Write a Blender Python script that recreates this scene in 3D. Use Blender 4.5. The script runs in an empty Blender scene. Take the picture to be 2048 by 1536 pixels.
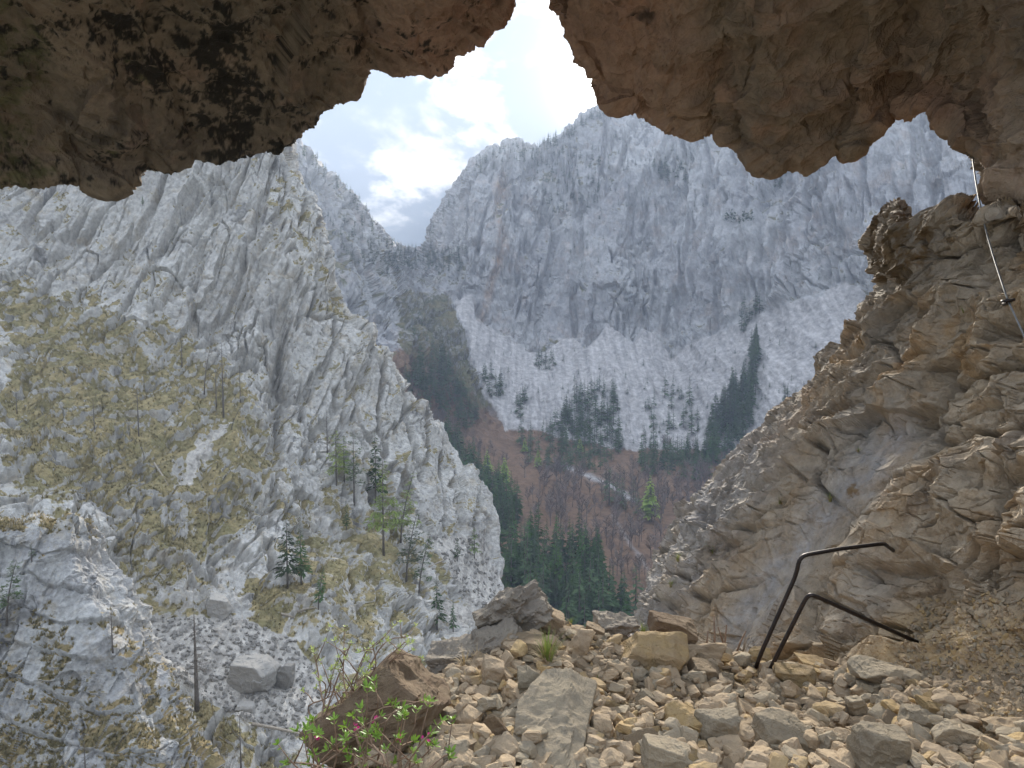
import bpy, bmesh, math, random, time
import numpy as np
from mathutils import Euler
T0 = time.time()
random.seed(7); RNG = np.random.default_rng(7)
C = bpy.context.scene.collection
sc = bpy.context.scene

# ------------------------------------------------------------------ camera, sky, sun, exposure
FPX = 1335.0                      # focal length in pixels of a 2048 wide frame
PITCH = math.radians(-4.0)        # looking slightly down
cam_d = bpy.data.cameras.new('camera'); cam = bpy.data.objects.new('camera', cam_d); C.objects.link(cam)
cam_d.sensor_width = 36.0; cam_d.lens = 36.0 * FPX / 2048.0
cam_d.clip_start = 0.05; cam_d.clip_end = 20000
cam.location = (0, 0, 0); cam.rotation_euler = (math.pi / 2 + PITCH, 0, 0)
sc.camera = cam

SUN_AZ, SUN_EL = math.radians(9.5), math.radians(20.5)      # to the right of straight ahead (+Y), above the horizon
SUN_DIR = (math.sin(SUN_AZ) * math.cos(SUN_EL), math.cos(SUN_AZ) * math.cos(SUN_EL), math.sin(SUN_EL))
sd = bpy.data.lights.new('sun', 'SUN'); sd.energy = 4.5; sd.angle = math.radians(8.0); sd.color = (1.0, 0.93, 0.82)
sun = bpy.data.objects.new('sun', sd); C.objects.link(sun)
sun.rotation_euler = (math.pi / 2 - SUN_EL, 0, math.pi - SUN_AZ)
sc.view_settings.view_transform = 'Standard'; sc.view_settings.look = 'None'
sc.view_settings.gamma = 1.0; sc.view_settings.use_curve_mapping = False
sc.view_settings.exposure = 1.72
sc.cycles.use_denoising = True
sc.cycles.max_bounces = 6; sc.cycles.diffuse_bounces = 4; sc.cycles.volume_bounces = 0; sc.cycles.use_adaptive_sampling = True; sc.cycles.adaptive_threshold = 0.02
sc.cycles.transparent_max_bounces = 8
sc.cycles.caustics_reflective = False; sc.cycles.caustics_refractive = False

class NT:                         # small helper for node trees
    def __init__(s, tree): s.t = tree; tree.nodes.clear()
    def n(s, typ, ins=None, **props):
        nd = s.t.nodes.new(typ)
        for k, v in props.items(): setattr(nd, k, v)
        for k, v in (ins or {}).items():
            sock = nd.inputs[k]
            if isinstance(v, bpy.types.NodeSocket): s.t.links.new(v, sock)
            else: sock.default_value = v
        return nd
    def math(s, op, a, b=0.0, c=0.0, clamp=False):
        return s.n('ShaderNodeMath', {0: a, 1: b, 2: c}, operation=op, use_clamp=clamp).outputs[0]
    def vmath(s, op, a, b=(0, 0, 0)):
        return s.n('ShaderNodeVectorMath', {0: a, 1: b}, operation=op)
    def mix(s, f, a, b):
        nd = s.n('ShaderNodeMix', {0: f}, data_type='RGBA')
        for i, v in ((6, a), (7, b)):
            if isinstance(v, bpy.types.NodeSocket): s.t.links.new(v, nd.inputs[i])
            else: nd.inputs[i].default_value = (*v, 1) if len(v) == 3 else v
        return nd.outputs[2]
    def noise(s, vec, scale, detail=4, rough=0.55, dist=0.0, out=0):
        return s.n('ShaderNodeTexNoise', {'Vector': vec, 'Scale': scale, 'Detail': detail, 'Roughness': rough, 'Distortion': dist}).outputs[out]
    def step(s, x, lo, hi):
        return s.n('ShaderNodeMapRange', {'Value': x, 'From Min': lo, 'From Max': hi}, interpolation_type='SMOOTHSTEP').outputs[0]
    def scalev(s, vec, v):
        return s.vmath('MULTIPLY', vec, v).outputs[0]

w = bpy.data.worlds.new('World'); sc.world = w; w.use_nodes = True
T = NT(w.node_tree)
dirv = T.n('ShaderNodeTexCoord').outputs['Generated']
sky = T.n('ShaderNodeTexSky', sky_type='NISHITA', sun_disc=False, sun_elevation=SUN_EL, sun_rotation=SUN_AZ, air_density=1.0, dust_density=1.5)
skyc = T.scalev(sky.outputs[0], (0.06, 0.06, 0.06))
sep = T.n('ShaderNodeSeparateXYZ', {0: dirv})
zc = T.math('ADD', T.math('MAXIMUM', sep.outputs[2], 0.0), 0.42)
flat = T.n('ShaderNodeCombineXYZ', {0: T.math('DIVIDE', sep.outputs[0], zc), 1: T.math('DIVIDE', sep.outputs[1], zc), 2: 0.0}).outputs[0]
cl1 = T.noise(T.vmath('ADD', flat, (3.1, 1.7, 0.4)).outputs[0], 2.4, 6, 0.58, 0.2)
cl2 = T.noise(T.vmath('ADD', flat, (9.0, 4.2, 2.0)).outputs[0], 5.0, 6, 0.6, 0.25)
dots = T.math('MAXIMUM', T.vmath('DOT_PRODUCT', dirv, SUN_DIR).outputs['Value'], 0.0)
glow = T.math('ADD', T.math('MULTIPLY', T.math('POWER', dots, 800.0), 5.0), T.math('ADD', T.math('MULTIPLY', T.math('POWER', dots, 70.0), 0.16), 0.0))
cover = T.step(cl1, 0.26, 0.46)
lit = T.step(cl2, 0.49, 0.66)
over = T.math('MULTIPLY_ADD', T.math('MAXIMUM', sep.outputs[2], 0.0), 1.6, 0.22)       # overcast: brighter overhead
cloud_c = T.mix(lit, (0.20, 0.245, 0.32), (0.84, 0.83, 0.82))
cloud_c = T.vmath('MULTIPLY', cloud_c, T.n('ShaderNodeCombineXYZ', {0: over, 1: over, 2: over}).outputs[0]).outputs[0]
gl = T.n('ShaderNodeCombineXYZ', {0: glow, 1: T.math('MULTIPLY', glow, 0.97), 2: T.math('MULTIPLY', glow, 0.90)}).outputs[0]
cloud_c = T.vmath('ADD', cloud_c, gl).outputs[0]
sky_mix = T.mix(cover, T.vmath('ADD', T.scalev(skyc, (1.0, 1.0, 1.0)), T.scalev(gl, (0.4, 0.4, 0.4))).outputs[0], cloud_c)
bg = T.n('ShaderNodeBackground', {'Color': sky_mix, 'Strength': 1.0})
T.t.links.new(bg.outputs[0], T.n('ShaderNodeOutputWorld').inputs[0])

# ------------------------------------------------------------------ pixel <-> world
CP, SP = math.cos(PITCH), math.sin(PITCH)
def unproj(px, py, d):            # d = distance along the optical axis
    x = (np.asarray(px, float) - 1024) / FPX * d; u = -(np.asarray(py, float) - 768) / FPX * d
    return np.stack([x, d * CP - u * SP, d * SP + u * CP], -1)
def proj(P):
    f = P[..., 1] * CP + P[..., 2] * SP; u = -P[..., 1] * SP + P[..., 2] * CP
    f = np.where(np.abs(f) < 1e-6, 1e-6, f)
    return 1024 + P[..., 0] / f * FPX, 768 - u / f * FPX, f

# ------------------------------------------------------------------ numpy noise
PERM = RNG.permutation(256).astype(np.int32); PERM = np.concatenate([PERM, PERM, PERM])
GR = RNG.normal(size=(256, 3)); GR /= np.linalg.norm(GR, axis=1)[:, None]
GR = GR.astype(np.float32)
def perlin(P):
    P = P.astype(np.float32); i = np.floor(P); f = P - i; i = i.astype(np.int32) & 255
    u = f * f * f * (f * (f * 6 - 15) + 10)
    res = 0
    for dx in (0, 1):
        a = PERM[(i[:, 0] + dx) & 255]; wx = u[:, 0] if dx else 1 - u[:, 0]
        for dy in (0, 1):
            b = PERM[a + ((i[:, 1] + dy) & 255)]; wy = wx * (u[:, 1] if dy else 1 - u[:, 1])
            for dz in (0, 1):
                g = GR[PERM[b + ((i[:, 2] + dz) & 255)]]
                dot = g[:, 0] * (f[:, 0] - dx) + g[:, 1] * (f[:, 1] - dy) + g[:, 2] * (f[:, 2] - dz)
                res = res + dot * wy * (u[:, 2] if dz else 1 - u[:, 2])
    return res * 1.5
def fbm(P, octv=4, gain=0.5, off=0.0):
    r = 0; a = 1.0; P = P + off
    for k in range(octv): r = r + a * perlin(P); P = P * 2.03 + 17.3; a *= gain
    return r
def ridged(P, octv=4, gain=0.5, off=0.0):
    r = 0; a = 1.0; P = P + off
    for k in range(octv): r = r + a * (1 - 2 * np.abs(perlin(P))); P = P * 2.07 + 11.7; a *= gain
    return r
def ihash(x, y, z, seed):
    h = (x.astype(np.uint32) * np.uint32(73856093)) ^ (y.astype(np.uint32) * np.uint32(19349663)) ^ (z.astype(np.uint32) * np.uint32(83492791)) ^ np.uint32(seed * 7919 + 13)
    h ^= h >> np.uint32(15); h *= np.uint32(2246822519); h ^= h >> np.uint32(13); h *= np.uint32(3266489917); h ^= h >> np.uint32(16)
    return h
def blocks(P, seed=1, k=1.7):     # continuous fractured noise: the highest of many tilted lumps, creased where they meet
    P = P.astype(np.float32); c0 = np.floor(P - 0.5).astype(np.int32); b1 = np.full(len(P), -9, np.float32); b2 = b1.copy()
    for dx in (0, 1):
        for dy in (0, 1):
            for dz in (0, 1):
                cx, cy, cz = c0[:, 0] + dx, c0[:, 1] + dy, c0[:, 2] + dz
                h = ihash(cx, cy, cz, seed); f = np.float32(1 / 1023)
                ex = P[:, 0] - cx - 0.15 - 0.7 * f * (h & np.uint32(1023)); ey = P[:, 1] - cy - 0.15 - 0.7 * f * ((h >> np.uint32(10)) & np.uint32(1023)); ez = P[:, 2] - cz - 0.15 - 0.7 * f * ((h >> np.uint32(20)) & np.uint32(1023))
                h2 = h * np.uint32(2654435761); h2 ^= h2 >> np.uint32(15); q = np.float32(1 / 127.5)
                v = (q * (h2 & np.uint32(255)) - 1) * ex + (q * ((h2 >> np.uint32(8)) & np.uint32(255)) - 1) * ey + (q * ((h2 >> np.uint32(16)) & np.uint32(255)) - 1) * ez + 0.3 * (q * (h2 >> np.uint32(24)) - 1)
                v = (v - k * (ex * ex + ey * ey + ez * ez)).astype(np.float32)
                b2 = np.maximum(b2, np.minimum(v, b1)); b1 = np.maximum(b1, v)
    return b1, b1 - b2
def crk(e, w): return np.exp(-(e / w) ** 2)
def strata(t, amt):               # stepped ledges: a ramp that breaks off
    f = t - np.floor(t); return (sstep(f, 0.0, 0.16) * (1 - 0.75 * f) - 0.4) * amt
def sstep(x, a, b): t = np.clip((x - a) / (b - a), 0, 1); return t * t * (3 - 2 * t)
def inpoly(px, py, poly):
    r = np.zeros(px.shape, bool); n = len(poly)
    for k in range(n):
        x0, y0 = poly[k]; x1, y1 = poly[(k + 1) % n]
        if y0 == y1: continue
        r ^= ((py < y0) != (py < y1)) & (px < (x1 - x0) * (py - y0) / (y1 - y0) + x0)
    return r
def spoly(px, py, poly, w):
    sd = nearline(px, py, list(poly) + [poly[0]]); return sstep(np.where(inpoly(px, py, poly), sd, -sd), -w, w)
def nearline(px, py, pts):        # distance to a polyline
    r = np.full(px.shape, 1e9)
    for (x0, y0), (x1, y1) in zip(pts[:-1], pts[1:]):
        dx, dy = x1 - x0, y1 - y0; t = np.clip(((px - x0) * dx + (py - y0) * dy) / (dx * dx + dy * dy), 0, 1)
        r = np.minimum(r, np.hypot(px - x0 - t * dx, py - y0 - t * dy))
    return r

# ------------------------------------------------------------------ surfaces spanned over a net of control points
def catmull(A, t):                # A (n, ...), t in [0, n-1]
    n = len(A); i = np.clip(np.floor(t).astype(int), 0, n - 2); f = (t - i).reshape((-1,) + (1,) * (A.ndim - 1))
    p0 = A[np.maximum(i - 1, 0)]; p1 = A[i]; p2 = A[i + 1]; p3 = A[np.minimum(i + 2, n - 1)]
    return 0.5 * (2 * p1 + (p2 - p0) * f + (2 * p0 - 5 * p1 + 4 * p2 - p3) * f ** 2 + (3 * p1 - p0 - 3 * p2 + p3) * f ** 3)
def spread(K, ax, step, hidden):  # parameter values with about one sample every `step` pixels along an axis of the net
    px, py = K[..., 0], K[..., 1]
    L = np.hypot(np.diff(px, axis=ax), np.diff(py, axis=ax)).mean(axis=1 - ax)
    ts = []
    for k, l in enumerate(L):
        m = max(2, int(l / step)) if k not in hidden else hidden[k]
        ts.append(k + np.arange(m) / m)
    return np.concatenate(ts + [[len(L)]])
def net(rows, step, hid_r={}, hid_c={}):
    K = np.array(rows, float)
    W = unproj(K[..., 0], K[..., 1], K[..., 2])
    tr = spread(K, 0, step, hid_r); tc = spread(K, 1, step, hid_c)
    G = catmull(W, tr); G = np.swapaxes(catmull(np.swapaxes(G, 0, 1), tc), 0, 1)
    return G
def grid_normals(G):
    du = np.gradient(G, axis=1); dv = np.gradient(G, axis=0)
    N = np.cross(du, dv); N /= np.linalg.norm(N, axis=-1)[..., None] + 1e-12
    s = np.sign((N * G).sum(-1).mean()); return -N * s        # towards the camera on the whole
def mesh_from(name, V, F, mats, smooth=False, mask=None, mat_idx=None):
    me = bpy.data.meshes.new(name); F = np.asarray(F, np.int32); k = F.shape[1]
    me.vertices.add(len(V)); me.vertices.foreach_set('co', np.ascontiguousarray(V, np.float32).ravel())
    me.loops.add(F.size); me.loops.foreach_set('vertex_index', F.ravel())
    me.polygons.add(len(F)); me.polygons.foreach_set('loop_start', np.arange(0, F.size, k, dtype=np.int32))
    me.polygons.foreach_set('loop_total', np.full(len(F), k, np.int32))
    if mat_idx is not None: me.polygons.foreach_set('material_index', np.asarray(mat_idx, np.int32))
    me.polygons.foreach_set('use_smooth', np.full(len(F), bool(smooth)))
    if mask is not None:
        a = me.attributes.new('mask', 'FLOAT_COLOR', 'POINT'); a.data.foreach_set('color', np.ascontiguousarray(mask, np.float32).ravel())
    for m in (mats if isinstance(mats, (list, tuple)) else [mats]): me.materials.append(m)
    me.update(calc_edges=True)
    return me
def grid_faces(r, c):
    i = np.arange(r * c).reshape(r, c)
    return np.stack([i[:-1, :-1], i[:-1, 1:], i[1:, 1:], i[1:, :-1]], -1).reshape(-1, 4)
def link(name, me, parent=None, loc=None, **tags):
    o = bpy.data.objects.new(name, me); C.objects.link(o)
    if parent: o.parent = parent
    if loc is not None: o.location = loc
    for k, v in tags.items():
        if v is not None: o[k] = v
    return o
ZB = {}
def remember(key, V, skip=None):  # where a surface is seen in the frame, to stand things on it
    px, py, d = proj(V); ok = (d > 0.2) & (px > -200) & (px < 2240) & (py > -100) & (py < 1700)
    idx = np.nonzero(ok)[0]; ix = ((px[idx] + 200) / 4).astype(int); iy = ((py[idx] + 100) / 4).astype(int)
    o = np.argsort(-d[idx]); b = np.full((620, 460), -1, np.int64); b[ix[o], iy[o]] = idx[o]
    ZB[key] = (b, V)
def ground(key, px, py, rad=14):
    b, V = ZB[key]; cx, cy = int((px + 200) / 4), int((py + 100) / 4)
    for r in range(rad):
        best = None
        for dx in range(-r, r + 1):
            for dy in range(-r, r + 1):
                if max(abs(dx), abs(dy)) != r: continue
                x, y = cx + dx, cy + dy
                if 0 <= x < 620 and 0 <= y < 460 and b[x, y] >= 0:
                    P = V[b[x, y]]
                    if best is None or P[1] < best[1]: best = P
        if best is not None: return np.array(best, float)
    return None

# ------------------------------------------------------------------ materials
def principled(T, col, rough=0.9, bump=None, spec=0.25, **kw):
    b = T.n('ShaderNodeBsdfPrincipled', {'Base Color': col, 'Roughness': rough, 'Specular IOR Level': spec})
    for k, v in kw.items(): b.inputs[k].default_value = v
    if bump is not None: T.t.links.new(bump, b.inputs['Normal'])
    T.t.links.new(b.outputs[0], T.n('ShaderNodeOutputMaterial').inputs[0]); return b
def new_mat(name):
    m = bpy.data.materials.new(name); m.use_nodes = True; return m, NT(m.node_tree)
def rock_mat(name, a, b, warm, dark, S, grass=((0.20, 0.16, 0.06), (0.11, 0.10, 0.035)), scree=(0.36, 0.36, 0.37), floor=(0.16, 0.10, 0.075), bump=0.4, bdist=0.1, warm_amt=0.35, dark_amt=0.5, vstretch=(1, 1, 0.25), fine=6.0):
    m, T = new_mat(name)
    co = T.n('ShaderNodeTexCoord').outputs['Object']
    mk = T.n('ShaderNodeAttribute', attribute_name='mask')
    ms = T.n('ShaderNodeSeparateColor', {0: mk.outputs['Color']})
    big = T.noise(co, 0.35 / S, 3, 0.6, 0.4); mid = T.noise(co, 1.6 / S, 4, 0.65, 0.3); fin = T.noise(co, fine / S, 4, 0.7)
    col = T.mix(T.step(big, 0.38, 0.64), a, b)
    col = T.mix(T.math('MULTIPLY', T.step(mid, 0.5, 0.7), warm_amt), col, warm)
    strk = T.noise(T.scalev(co, vstretch), 1.1 / S, 4, 0.65, 0.6)
    col = T.mix(T.math('MULTIPLY', T.step(strk, 0.54, 0.72), dark_amt), col, dark)
    col = T.mix(T.math('MULTIPLY', ms.outputs[2], 0.9), col, warm)
    sstr = T.noise(T.scalev(co, (1.0, 0.07, 0.07)), 4.5 / S, 4, 0.7, 0.3)
    col = T.mix(ms.outputs[1], col, T.mix(T.step(T.math('MULTIPLY_ADD', sstr, 0.75, T.math('MULTIPLY', fin, 0.25)), 0.34, 0.66), tuple(x * 0.72 for x in scree), tuple(min(1, x * 1.2) for x in scree)))
    col = T.mix(mk.outputs['Alpha'], col, T.mix(mid, tuple(x * 0.7 for x in floor), tuple(x * 1.3 for x in floor)))
    gm = T.step(T.math('ADD', ms.outputs[0], T.math('MULTIPLY', T.math('SUBTRACT', fin, 0.5), 0.9)), 0.36, 0.58)
    col = T.mix(gm, col, T.mix(T.step(mid, 0.35, 0.65), *grass))
    val = T.math('MULTIPLY_ADD', T.math('SUBTRACT', fin, 0.5), 1.5, 1.0)
    col = T.vmath('MULTIPLY', col, T.n('ShaderNodeCombineXYZ', {0: val, 1: val, 2: val}).outputs[0]).outputs[0]
    hgt = T.noise(co, fine * 0.8 / S, 5, 0.75)
    bp = T.n('ShaderNodeBump', {'Height': hgt, 'Strength': bump, 'Distance': bdist}).outputs[0]
    principled(T, col, 0.92, bp, 0.2); return m

M = {}
M['far_rock'] = rock_mat('far_limestone', (0.34, 0.33, 0.325), (0.43, 0.42, 0.405), (0.40, 0.25, 0.15), (0.12, 0.12, 0.125), 40.0, dark_amt=0.7, scree=(0.43, 0.405, 0.385), bump=0.5, bdist=4.0, warm_amt=0.25, floor=(0.185, 0.112, 0.068), grass=((0.17, 0.14, 0.07), (0.10, 0.10, 0.05)))
M['cliff'] = rock_mat('grey_limestone_cliff', (0.43, 0.41, 0.375), (0.485, 0.465, 0.425), (0.36, 0.29, 0.19), (0.14, 0.135, 0.13), 7.0, dark_amt=0.75, warm_amt=0.5, scree=(0.41, 0.38, 0.335), bump=0.6, bdist=0.6, grass=((0.285, 0.23, 0.118), (0.19, 0.165, 0.08)))
M['near_cliff'] = rock_mat('weathered_grey_limestone', (0.35, 0.34, 0.325), (0.42, 0.41, 0.385), (0.34, 0.28, 0.19), (0.11, 0.105, 0.10), 3.6, dark_amt=0.9, warm_amt=0.5, bump=0.8, bdist=0.4, grass=((0.31, 0.235, 0.12), (0.20, 0.16, 0.075)))
M['wall'] = rock_mat('tan_cave_limestone', (0.355, 0.285, 0.20), (0.325, 0.278, 0.218), (0.38, 0.245, 0.12), (0.13, 0.10, 0.075), 0.9, bump=0.9, bdist=0.06, warm_amt=0.5, dark_amt=0.75, scree=(0.40, 0.29, 0.16), vstretch=(1, 1, 0.6), grass=((0.17, 0.115, 0.062), (0.105, 0.078, 0.048)), floor=(0.34, 0.335, 0.33))
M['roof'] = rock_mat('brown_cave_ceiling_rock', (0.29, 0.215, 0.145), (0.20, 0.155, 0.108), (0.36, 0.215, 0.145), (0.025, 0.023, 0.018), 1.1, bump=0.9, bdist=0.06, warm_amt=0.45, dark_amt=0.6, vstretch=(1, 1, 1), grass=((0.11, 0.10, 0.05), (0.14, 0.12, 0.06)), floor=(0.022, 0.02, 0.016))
M['earth'] = rock_mat('sandy_rubble_earth', (0.29, 0.22, 0.135), (0.24, 0.185, 0.125), (0.32, 0.21, 0.10), (0.13, 0.10, 0.07), 0.35, bump=0.9, bdist=0.03)

MASKS = {}
def structure(name, G, disp_fn, mat, mask_fn, key=None, label=None, cat=None, smooth=False):
    r, c = G.shape[:2]; N = grid_normals(G).astype(np.float32)
    for k in range(24):
        Np = np.pad(N, ((1, 1), (1, 1), (0, 0)), 'edge'); N = (N + Np[:-2, 1:-1] + Np[2:, 1:-1] + Np[1:-1, :-2] + Np[1:-1, 2:]) * 0.2
    N = (N / (np.linalg.norm(N, axis=-1)[..., None] + 1e-9)).reshape(-1, 3); P = G.reshape(-1, 3)
    px, py, d = proj(P)
    D = disp_fn(P, N, px, py)
    V = P + N * D[:, None] if D.ndim == 1 else P + D
    Gv = V.reshape(r, c, 3); Nv = grid_normals(Gv).reshape(-1, 3)
    px, py, d = proj(V)
    mask = mask_fn(V, Nv, px, py)
    o = link(name, mesh_from(name, V, grid_faces(r, c), mat, smooth, mask), kind='structure', label=label)
    if key: remember(key, V); MASKS[key] = (V, mask)
    print(name, r, c, r * c, round(time.time() - T0, 1)); return o, Gv

def slant(P, sx, sz):             # joint planes that run up the face and lean
    e3 = np.array([0.15, 0.46, 0.86]); e3 /= np.linalg.norm(e3); e1 = np.cross([0, 1, 0], e3); e1 /= np.linalg.norm(e1); Q = P @ np.stack([e1, np.cross(e3, e1), e3]).T
    return Q / np.array([sx, sx, sz])
# ------------------------------------------------------------------ far mountains, scree fans and valley floor
FX = [420, 500, 565, 605, 640, 680, 715, 742, 770, 830, 852, 872, 905, 942, 1000, 1080, 1130, 1180, 1240, 1340, 1460, 1600, 1760, 1900, 2050, 2250]
RY = [330, 300, 286, 292, 325, 360, 402, 452, 482, 502, 480, 432, 388, 336, 300, 296, 268, 232, 216, 190, 130, 80, 40, 30, 40, 60]
RD = [860, 870, 880, 890, 905, 930, 970, 1030, 1120, 1350, 1300, 1260, 1220, 1200, 1210, 1240, 1260, 1270, 1280, 1250, 1180, 1080, 980, 900, 840, 780]
BY = [700, 700, 700, 690, 680, 670, 655, 635, 605, 580, 585, 590, 588, 600, 655, 680, 676, 662, 656, 690, 655, 615, 640, 660, 680, 700]
BD = [720, 730, 740, 750, 760, 780, 810, 850, 920, 1040, 1060, 1065, 1060, 1050, 1040, 1035, 1030, 1025, 1020, 1000, 930, 850, 760, 700, 640, 580]
SY = [830, 825, 820, 815, 810, 800, 790, 780, 770, 790, 805, 830, 850, 866, 880, 888, 890, 890, 892, 895, 900, 905, 930, 950, 960, 970]
SD = [580, 585, 590, 600, 610, 625, 645, 665, 690, 740, 750, 758, 765, 775, 785, 792, 796, 800, 800, 785, 745, 680, 600, 540, 500, 470]
rows = []
FX, RY, RD, BY, BD, SY, SD = map(np.array, (FX, RY, RD, BY, BD, SY, SD))
rows.append(np.stack([FX, RY + 60, RD + 260], -1))
rows.append(np.stack([FX, RY, RD], -1))
for t, e in ((0.3, 0.42), (0.65, 0.78), (1.0, 1.0)): rows.append(np.stack([FX, RY + (BY - RY) * t, RD + (BD - RD) * e], -1))
rows.append(np.stack([FX, BY + (SY - BY) * 0.5, BD + (SD - BD) * 0.55], -1))
rows.append(np.stack([FX, SY, SD], -1))
for y, dd in ((960, 660), (1040, 545), (1130, 440), (1240, 352), (1420, 262), (1750, 180)):
    f = SD / 790.0; f = 1 + (f - 1) * 0.6
    yy = np.maximum(y, SY + (y - 900) * 0.35); rows.append(np.stack([FX, yy + 0 * FX, dd * f], -1))
GF = net(rows, 2.3, {0: 8, 10: 14, 11: 10})
SCREE = [(905, 606), (925, 594), (945, 588), (952, 638), (1010, 672), (1060, 700), (1090, 708), (1122, 678), (1150, 672), (1172, 702), (1196, 670), (1215, 646), (1242, 668), (1266, 688), (1287, 656), (1312, 668), (1346, 716), (1376, 688), (1424, 672), (1480, 640), (1600, 600), (1640, 590), (1690, 560), (1760, 600), (1760, 940), (1560, 900), (1400, 900), (1240, 900), (1060, 860), (1005, 860), (972, 790), (948, 730), (938, 680), (922, 640)]
CLIFF_EDGE = None
def far_disp(P, N, px, py):
    scr = spoly(px, py, SCREE, 7).astype(np.float32); low = sstep(py, 760, 900)
    wall = (1 - scr) * (1 - low)
    big = ridged(P * np.array([1 / 230, 1 / 230, 1 / 420]), 4, 0.5, 3.3) * 18
    wv = 0.16 * fbm(P / 50, 3)[:, None]
    f1, e1 = blocks(slant(P, 75, 170) + wv, 3, 0.7); f2, e2 = blocks(slant(P, 30, 58) + wv, 4, 0.7); f3, e3 = blocks(slant(P, 12, 22) + wv, 5, 0.8)
    cm_ = sstep(fbm(P / 90, 3, 0.5, 6.0), -0.15, 0.35)
    rough = big - f1 * 15 - f2 * 7 - f3 * 4.2 - cm_ * (crk(e1, 0.045) * 12 + crk(e2, 0.06) * 8 + crk(e3, 0.09) * 3.5) - sstep(ridged(slant(P, 38, 330), 3, 0.5, 9.0), 0.9, 1.35) * 14 + strata((P @ np.array([0.25, 0.1, 0.96])) / 34 + 0.5 * f1, 2.0) * (1 - cm_) + ridged(slant(P, 18, 80), 4, 0.65, 2.0) * 3.0
    rough = rough - rough[wall > 0.5].mean()
    fan = ridged(P * np.array([1 / 45, 1 / 160, 1 / 400]), 3, 0.5, 7.7) * 4.0 + fbm(P / 14, 4) * 1.0
    return wall * rough + (1 - wall) * fan * (0.5 + 0.9 * scr)
def far_mask(V, N, px, py):
    n1 = fbm(V / 45, 4); n2 = fbm(V / 14, 3, 0.5, 9.1)
    wx, wy = px + n1 * 8 + n2 * 4, py + n2 * 6
    scr = inpoly(wx, wy, SCREE)
    low = sstep(wy, 770, 860)
    m = np.zeros((len(V), 4), np.float32)
    m[:, 1] = scr * 0.95
    forest = (~scr) * low
    leftbeech = inpoly(wx, wy, [(790, 700), (870, 690), (960, 800), (1010, 880), (1100, 1300), (700, 1300), (700, 760)])
    m[:, 3] = np.clip(forest + leftbeech * (1 - scr * 0.8), 0, 1)
    ledge = sstep(N[:, 2], 0.45, 0.8) * sstep(n1, -0.3, 0.5)
    m[:, 0] = np.where(scr | (low > 0.5), 0.12 * n1, 0.15 + ledge * 0.45)
    m[:, 0] += 0.30 * inpoly(wx, wy, [(540, 270), (620, 280), (760, 470), (840, 500), (930, 520), (940, 560), (800, 580), (700, 620), (600, 420)]) * (0.5 + 0.8 * n2) + 0.22 * inpoly(wx, wy, [(940, 330), (1090, 285), (1240, 210), (1240, 330), (1200, 440), (1080, 430)]) * (0.5 + n2)
    tanpatch = inpoly(wx, wy, [(790, 600), (815, 580), (900, 592), (935, 690), (970, 790), (1030, 860), (980, 870), (900, 760), (800, 700)])
    m[:, 0] += tanpatch * 0.35
    org = np.exp(-(nearline(wx, py, [(1003, 350), (1000, 430), (1010, 490), (985, 560), (962, 640)]) / 8) ** 2)
    org = np.maximum(org, np.exp(-(((px - 1002) / 16) ** 2 + ((py - 375) / 26) ** 2) ** 2))
    m[:, 2] = np.clip(org * 0.75 * (0.6 + 0.8 * n2), 0, 1)
    track = np.exp(-(nearline(wx, wy, [(1130, 930), (1200, 960), (1240, 985), (1270, 1000)]) / 5) ** 2) + np.exp(-(nearline(px, wy, [(1225, 1030), (1255, 1080), (1295, 1135)]) / 4) ** 2) * 0.5
    m[:, 1] = np.maximum(m[:, 1], np.clip(track, 0, 1)); m[:, 3] *= 1 - np.clip(track, 0, 1)
    return m
structure('mountain_terrain', GF, far_disp, M['far_rock'], far_mask, 'far', 'grey limestone mountain walls with scree fans and wooded valley floor')

# ------------------------------------------------------------------ the big cliff across the gorge on the left
def row(y, xs, ds, back): return [(x, y, d) for x, d in zip(xs, ds)] + [(xs[-1] + 1, y + 2, ds[-1] + 9), (xs[-1] - 26, y + 4, ds[-1] + 32)]
CR = []
CR.append([(x, y, d) for x, y, d in ((-200, 80, 260), (0, 90, 255), (150, 100, 252), (280, 100, 250), (400, 110, 246), (470, 120, 244), (505, 130, 246), (506, 132, 255), (480, 140, 278))])
CR.append(row(300, [-200, 0, 150, 280, 400, 490, 566], [215, 222, 226, 228, 228, 228, 238], (-12, 70)))
CR.append(row(420, [-200, 0, 160, 300, 420, 520, 612], [205, 212, 216, 218, 220, 220, 232], (-12, 70)))
CR.append(row(540, [-200, 0, 170, 320, 440, 560, 655], [192, 198, 204, 207, 210, 212, 226], (-12, 70)))
CR.append(row(650, [-200, 0, 180, 330, 460, 590, 697], [178, 183, 190, 196, 202, 207, 222], (-12, 70)))
CR.append(row(745, [-200, 0, 190, 340, 480, 630, 772], [160, 164, 172, 182, 192, 203, 222], (-12, 70)))
CR.append(row(830, [-200, 0, 200, 350, 500, 660, 822], [145, 150, 157, 166, 180, 198, 220], (-12, 70)))
CR.append(row(940, [-200, 0, 200, 360, 520, 690, 922], [128, 132, 140, 150, 164, 184, 218], (-12, 70)))
CR.append(row(1055, [-200, 0, 200, 370, 540, 700, 963], [116, 120, 128, 138, 152, 172, 212], (-12, 70)))
CR.append(row(1140, [-200, 0, 200, 370, 540, 720, 978], [108, 112, 122, 130, 140, 156, 204], (10, 60)))
CR.append(row(1240, [-200, 0, 200, 380, 560, 740, 1000], [98, 102, 113, 121, 130, 144, 186], (10, 60)))
CR.append(row(1380, [-200, 0, 200, 380, 560, 740, 1040], [104, 106, 107, 107, 112, 124, 150], (10, 60)))
CR.append(row(1560, [-200, 0, 200, 380, 560, 740, 1040], [98, 99, 98, 95, 96, 104, 124], (10, 60)))
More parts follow.
